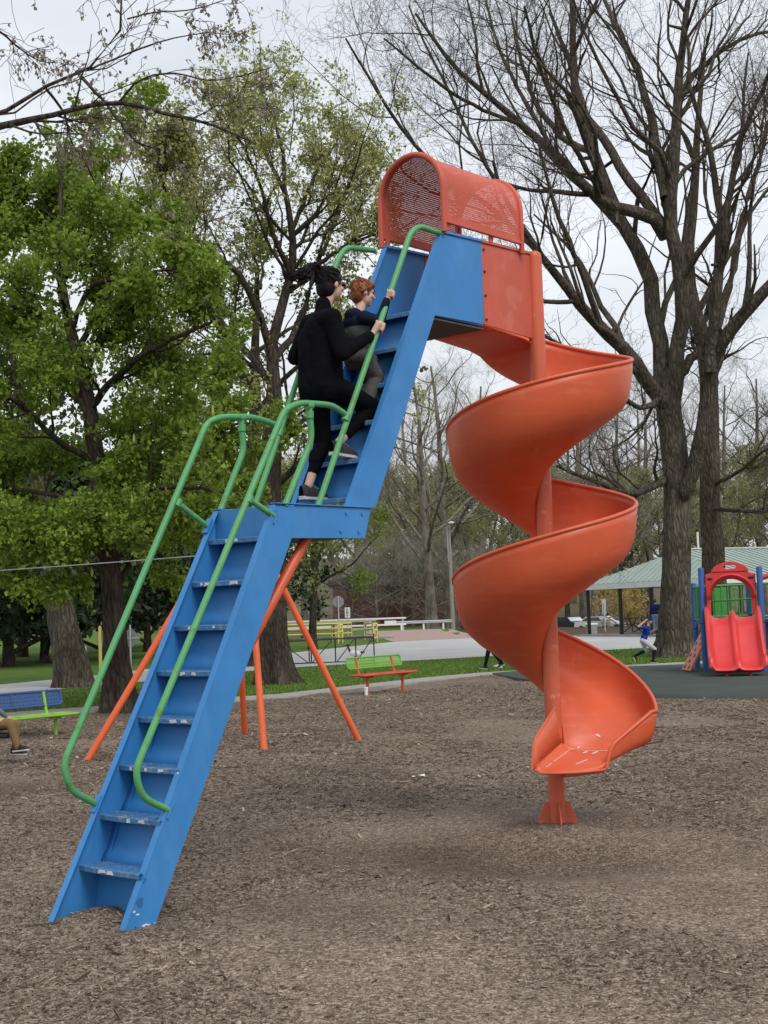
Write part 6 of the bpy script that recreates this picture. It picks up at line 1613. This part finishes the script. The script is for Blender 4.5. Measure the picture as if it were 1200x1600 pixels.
for i in range(110):
    j1, j2, j3 = (Vector(gt2.normal(size=3)) for _ in range(3))
    L_ = gt2.uniform(.75, 1.1)
    pts = catmull([tb + j1 * .010, tb - f * .045 + u_ * (.030 + gt2.normal() * .008) + j1 * .014, tb - f * .10 * L_ - u_ * (.005 + gt2.uniform(-.015, .05)) + j2 * .014, tb - f * .19 * L_ - u_ * (.050 + gt2.uniform(-.02, .05)) + j2 * .014, tb - f * .30 * L_ - u_ * (.055 + gt2.uniform(-.02, .05)) + j3 * .012], 4)
    n = len(pts); mb = MB(); mb.tube(pts, [.0085 * (1 - .9 * q / (n - 1)) + .0006 for q in range(n)], 5); mb.build('strand', HAIR_B, tail, smooth=True)
mb = MB(); mb.lathe([(.02, -.01), (.026, 0), (.02, .01)], tuple(tb), 12); mb.build('hair_tie', M_BLKM, tail)
shoe(wm, J(1.800, -.098, 2.562), J(2.06, -.098, 2.562), SHOE_G, SOLE, 1.0)
shoe(wm, J(1.905, .105, 2.86), J(2.165, .105, 2.842), SHOE_G, SOLE, 1.0)

# --- boy climbing ahead of her
by = thing('person', 'red-haired child in navy sleeves and grey trousers climbing ahead of the ponytailed person', 'person', SLW(2.25, .05, 3.12))
rel = REL(by)
NAVY = cloth('navy_knit', (.014, .017, .035), (.010, .012, .025)); GREYV = cloth('grey_vest', (.085, .088, .095), (.06, .062, .07)); GREYP = cloth('grey_trousers', (.10, .098, .093), (.072, .070, .066), b=.6, sc=18)
hipc = J(2.285, .05, 3.605); chest = J(2.275, .05, 3.80); nb_ = J(2.295, .05, 3.915)
shR, shL = J(2.245, .155, 3.868), J(2.305, -.05, 3.875)
elR, elL = J(2.305, .250, 3.835), J(2.36, -.13, 3.78)
gR = rel(rail_at(4.03)); wrR = gR - RAXIS * .045 - U_ * .015 - ZU * .01; wrL = J(2.46, -.16, 3.86)
kR, aR = J(2.405, .105, 3.46), J(2.255, .10, 3.20); kL, aL = J(2.47, .0, 3.60), J(2.40, .0, 3.47)
hR, hL = J(2.285, .105, 3.585), J(2.295, -.01, 3.585)
P = [('e', hipc - ZU * .01, (U_ * .082, V_ * .105, ZU * .085), 3), ('e', hipc + ZU * .07, (U_ * .080, V_ * .105, ZU * .075), 2), ('e', chest - ZU * .02, (U_ * .080, V_ * .110, ZU * .11), 2), ('e', chest + ZU * .05, (U_ * .088, V_ * .12, ZU * .075), 1),
     ('s', shL, shR, .050, .052, 1), ('s', chest + ZU * .05, nb_, .05, .040, 1), ('s', nb_, J(2.33, .05, 3.985), .036, .036, 0), ('e', nb_ - U_ * .055 - ZU * .01, (U_ * .055, V_ * .075, ZU * .05), 1)]
P += [('s', shR, elR, .047, .040, 1), ('s', elR, wrR, .039, .029, 1), ('s', shL, elL, .047, .040, 1), ('s', elL, wrL, .039, .029, 1)]
P += hand_grip(wrR, gR, RAXIS, -U_ * .4 + V_ * .7, 0, .72) + hand_relaxed(wrL, U_ + ZU * .3, -ZU, 0, .72)
P += [('s', hR, kR, .072, .060, 3), ('s', kR, aR, .058, .054, 3), ('s', hL, kL, .072, .058, 3), ('s', kL, aL, .058, .054, 3)]
hc = J(2.352, .055, 4.075)
hp_, fr = head_prims(hc, U_ * .86 + V_ * .5 - ZU * .12, ZU + U_ * .1, .195, 0); P += hp_
fuse('body', P, [SKIN_W, NAVY, GREYV, GREYP], .006, by, 5, .5)
face_parts(fr, by)
c, f, s_, u_, k = fr
HP = [('e', c + u_ * .040 * k - f * .018 * k, (f * .103 * k, s_ * .088 * k, u_ * .086 * k), 0), ('e', c - u_ * .020 * k - f * .052 * k, (f * .058 * k, s_ * .080 * k, u_ * .075 * k), 0), ('s', c + u_ * .075 * k + f * .060 * k - s_ * .04 * k, c + u_ * .075 * k + f * .060 * k + s_ * .04 * k, .032 * k, .032 * k, 0)]
for sg in (1, -1): HP.append(('s', c + u_ * .045 * k + s_ * sg * .07 * k + f * .03 * k, c + u_ * .0 * k + s_ * sg * .076 * k - f * .035 * k, .020 * k, .022 * k, 0))
fuse('hair', HP, [HAIR_R], .005, by, 3, .5)
g_ = np.random.default_rng(9)
for i in range(110):      # short tousled locks
    a, el = g_.uniform(0, 6.28), g_.uniform(-.45, 1.45)
    d0 = f * math.cos(a) * math.cos(el) + s_ * math.sin(a) * math.cos(el) + u_ * math.sin(el)
    if d0.dot(f) > .45 and d0.dot(u_) < .35: continue
    hc_ = c + u_ * .036 * k - f * .018 * k; tang = (u_ * -.9 + f * .5 + s_ * g_.normal() * .4); tang = (tang - d0 * tang.dot(d0)).normalized()
    r0 = 1 / math.sqrt((d0.dot(f) / .103) ** 2 + (d0.dot(s_) / .088) ** 2 + (d0.dot(u_) / .088) ** 2) * k
    pts = [hc_ + d0 * r0 * .97 - tang * .012, hc_ + d0 * (r0 + .004), hc_ + d0 * (r0 + .003) + tang * .022, hc_ + d0 * (r0 * .97) + tang * .04]
    mb = MB(); mb.tube(catmull(pts, 3), [.0018 + .003 * math.sin(math.pi * q / 9) - .0001 * q for q in range(10)], 5); mb.build('hair_lock', HAIR_R, by, smooth=True)
shoe(by, J(2.19, .10, 3.122), J(2.37, .10, 3.122), SHOE_B, SOLE, .75, False); shoe(by, J(2.355, .0, 3.402), J(2.52, .0, 3.402), SHOE_B, SOLE, .75, False)

# --- generic small figures farther off (world axes: R right, F facing)
def figure(label, loc, face, H, pose, cl, hair='short', voxel=.014, group=None, shoes=True):
    """pose: joint offsets in (forward, left, up) as fractions of H"""
    t = thing('person', label, 'person', loc, 0, group)
    F_ = Vector((math.cos(face), math.sin(face), 0)); L_ = Vector((-F_.y, F_.x, 0))
    j = {k: F_ * v[0] * H + L_ * v[1] * H + ZU * v[2] * H for k, v in pose.items() if isinstance(v, tuple) and k != 'look'}
    skin_, top, leg = 0, 1, 2
    k = H / 1.7
    tw = (j['neck'] - j['hip']); ch = j['hip'] + tw * .70
    tz = tw.normalized(); fx = (F_ - tz * F_.dot(tz)).normalized(); lx = tz.cross(fx)
    P = [('e', j['hip'], (fx * .12 * k, lx * .165 * k, tz * .13 * k), leg), ('e', j['hip'] + tw * .25, (fx * .12 * k, lx * .160 * k, tz * .15 * k), top), ('e', ch, (fx * .125 * k, lx * .178 * k, tz * .19 * k), top),
         ('s', j['shL'], j['shR'], .07 * k, .07 * k, top), ('s', ch, j['neck'], .075 * k, .055 * k, top), ('s', j['neck'], j['head'], .048 * k, .048 * k, skin_)]
    for s in 'LR':
        P += [('s', j['sh' + s], j['el' + s], .062 * k, .050 * k, top), ('s', j['el' + s], j['wr' + s], .048 * k, .034 * k, cl.get('forearm', top))]
        P += hand_relaxed(j['wr' + s], j['wr' + s] - j['el' + s], F_ * .2 - ZU * .1 + L_ * (.3 if s == 'R' else -.3), skin_, k * 1.0)
        P += [('s', j['hip'] + lx * (.085 if s == 'L' else -.085) * k, j['kn' + s], .098 * k, .068 * k, leg), ('s', j['kn' + s], j['an' + s], .066 * k, .045 * k, cl.get('shin', leg))]
    hp2, fr2 = head_prims(j['head'], F_ + Vector(pose.get('look', (0, 0, 0))), ZU, .225 * k if H > 1.4 else .2 * max(k, .85), skin_); P += hp2
    fuse('body', P, [SKIN, cl['top'], cl['leg']] + ([cl['sock']] if 'sock' in cl else []), voxel, t, 4, .5)
    c, f, s_, u_, kk = fr2
    if hair == 'cap':
        V, F = ell_mesh(c + u_ * .045 * kk - f * .006 * kk, (f * .108 * kk, s_ * .090 * kk, u_ * .082 * kk)); mb = MB(); mb.add(V, F); cp_ = mb.build('cap', cl['hat'], t, smooth=True)
        mb = MB(); mb.plate([(.06, -.06), (.15, -.05), (.17, 0), (.15, .05), (.06, .06)], lambda a, b, q: tuple(c + f * a * kk + s_ * b * kk + u_ * (.035 * kk + q)), 0, .012); mb.build('brim', cl['hat'], cp_)
    else:
        HP = [('e', c + u_ * .036 * kk - f * .022 * kk, (f * .098 * kk, s_ * .086 * kk, u_ * .088 * kk), 0), ('e', c - u_ * (.03 if hair == 'short' else .06) * kk - f * .05 * kk, (f * .055 * kk, s_ * .078 * kk, u_ * (.07 if hair == 'short' else .12) * kk), 0)]
        fuse('hair', HP, [cl['hair']], .012, t, 3, .5)
    face_parts(fr2, t)
    if shoes:
        for s in 'LR':
            a_ = j['an' + s]; d_ = F_ * math.cos(pose.get('toe' + s, 0)) + ZU * math.sin(pose.get('toe' + s, 0)); b_ = a_ - ZU * .055 * k - d_ * .07 * k
            shoe(t, b_, b_ + d_ * .25 * k, cl['shoe'], cl.get('sole', SOLE), k, False)
    return t
STAND = dict(hip=(0, 0, .53), neck=(.01, 0, .83), head=(.03, 0, .925), shL=(0, .105, .80), shR=(0, -.105, .80), elL=(-.01, .14, .62), elR=(-.01, -.14, .62), wrL=(.05, .13, .48), wrR=(.05, -.13, .48), knL=(.01, .05, .285), knR=(.01, -.05, .285), anL=(-.01, .055, .045), anR=(-.01, -.055, .045))
WALK = dict(STAND, knL=(.09, .05, .29), anL=(.15, .05, .05), knR=(-.01, -.05, .28), anR=(-.15, -.05, .09), toeL=.15, toeR=-.5, elR=(.03, -.14, .63), wrR=(.15, -.13, .53), elL=(-.06, .14, .63), wrL=(-.03, .13, .48))
RUN = dict(hip=(0, 0, .47), neck=(.10, 0, .745), head=(.14, 0, .86), shL=(.08, .11, .72), shR=(.06, -.11, .72), elL=(.12, .20, .60), wrL=(.24, .12, .68), elR=(-.09, -.18, .74), wrR=(.05, -.14, .85), knL=(.03, .05, .27), anL=(-.20, .05, .16), knR=(.22, -.05, .30), anR=(.17, -.05, .06), toeR=0, toeL=-1.2)
SIT = dict(hip=(0, 0, .30), neck=(.0, 0, .62), head=(.02, 0, .72), shL=(0, .11, .585), shR=(0, -.11, .585), elL=(.02, .15, .42), elR=(.02, -.15, .42), wrL=(.14, .10, .36), wrR=(.14, -.10, .36), knL=(.24, .06, .30), knR=(.25, -.06, .32), anL=(.23, .06, .08), anR=(.31, -.06, .12), toeL=0, toeR=.1)
ROYAL = cloth('royal_blue_shirt', (.018, .055, .30)); NAVYH = cloth('navy_hoodie', (.014, .018, .075)); JEANS = cloth('blue_jeans', (.12, .17, .25), (.09, .13, .20)); WPANT = cloth('white_trousers', (.50, .50, .53), (.42, .42, .45)); BSOCK = cloth('black_sock', (.02, .022, .03)); TAN = cloth('tan_trousers', (.24, .155, .075), (.18, .115, .055)); GREYT = cloth('grey_top', (.16, .17, .19)); DKT = cloth('dark_top', (.02, .02, .022))
HAIR_D = mat('brown_hair', (.05, .03, .02), (.03, .02, .014), scale=20, rough=.7)
BLKP = cloth('black_trousers', (.012, .012, .014))
figure('child in blue shirt, blue cap and white trousers running past the slide', (6.78, 37.1, .075), R(-12), 1.34, RUN, dict(top=ROYAL, leg=WPANT, hat=cloth('blue_cap', (.015, .035, .16)), shoe=SHOE_B, sock=BSOCK, shin=3, forearm=0), 'cap')
figure('person in navy hoodie and jeans standing in the shelter beside a post', (12.68, 65.9, .12), R(75), 1.72, STAND, dict(top=NAVYH, leg=JEANS, hair=HAIR_D, shoe=SHOE_B), voxel=.02)
figure('walking person in black leggings and black shoes seen below the spiral chute', (2.86, 38.2, .02), R(180), 1.66, WALK, dict(top=DKT, leg=BLKP, hair=HAIR_D, shoe=SHOE_B), 'long', voxel=.018)
figure('walking person in black trousers and white shoes half hidden by the chute', (3.30, 38.6, .02), R(180), 1.70, WALK, dict(top=GREYT, leg=BLKP, hair=HAIR_D, shoe=mat('white_shoe', (.7, .7, .68), rough=.7)), 'short', voxel=.018)
for lb, qx, d, c_, fc, hr in (('dark-haired person behind the roof of the parked white car', 926, 124.5, DKT, R(-20), HAIR_D), ('person in black top with white collar behind the white car bonnet', 940, 124, DKT, R(-100), HAIR_D), ('person in grey hooded top standing behind the white car', 952.5, 124, GREYT, R(-80), mat('fair_hair', (.35, .25, .15), rough=.7))):
    figure(lb, (px_x(qx, d) + .25, d, -.9), fc, 1.55, STAND, dict(top=c_, leg=JEANS, hair=hr, shoe=SHOE_B), voxel=.03)
sp = figure('seated person in tan trousers and black shoes at the left picture edge', (-5.22, 18.0, .0), R(-12), 1.55, SIT, dict(top=GREYT, leg=TAN, hair=HAIR_D, shoe=SHOE_B), voxel=.012)
st_ = thing('rider_seat', 'black rocking seat on a spring under the seated person at left', 'seat', (-5.28, 18.02, 0), R(-12))
mb = MB(); mb.box((.10, 0, .335), (.62, .26, .06)); mb.build('saddle', M_BLKM, st_, bevel=.02)
mb = MB(); mb.tube([(.05 + .07 * math.cos(a * .7), .07 * math.sin(a * .7), -.02 + .33 * a / 60) for a in range(61)], .014, 6); mb.build('spring', M_BLKM, st_, smooth=True)

# --- goose on the road behind the pipe gate
gs = thing('goose', 'black-necked goose with white body on the road behind the pipe gate', 'bird', (-1.2, 49.5, .03), R(170))
P = [('e', (0, 0, .22), (Vector((.24, 0, .03)), Vector((0, .12, 0)), Vector((0, 0, .12))), 0), ('s', (-.2, 0, .24), (-.34, 0, .26), .06, .02, 1), ('s', (.17, 0, .27), (.24, 0, .42), .05, .035, 1), ('s', (.24, 0, .42), (.25, 0, .50), .034, .03, 1), ('e', (.27, 0, .52), (Vector((.06, 0, 0)), Vector((0, .035, 0)), Vector((0, 0, .038))), 1), ('s', (.31, 0, .515), (.37, 0, .505), .018, .008, 1), ('s', (.02, .05, .12), (.02, .05, -.02), .014, .012, 1), ('s', (.02, -.05, .12), (.02, -.05, -.02), .014, .012, 1)]
fuse('body', P, [M_WHITE, M_BLKM], .012, gs, 3, .5)
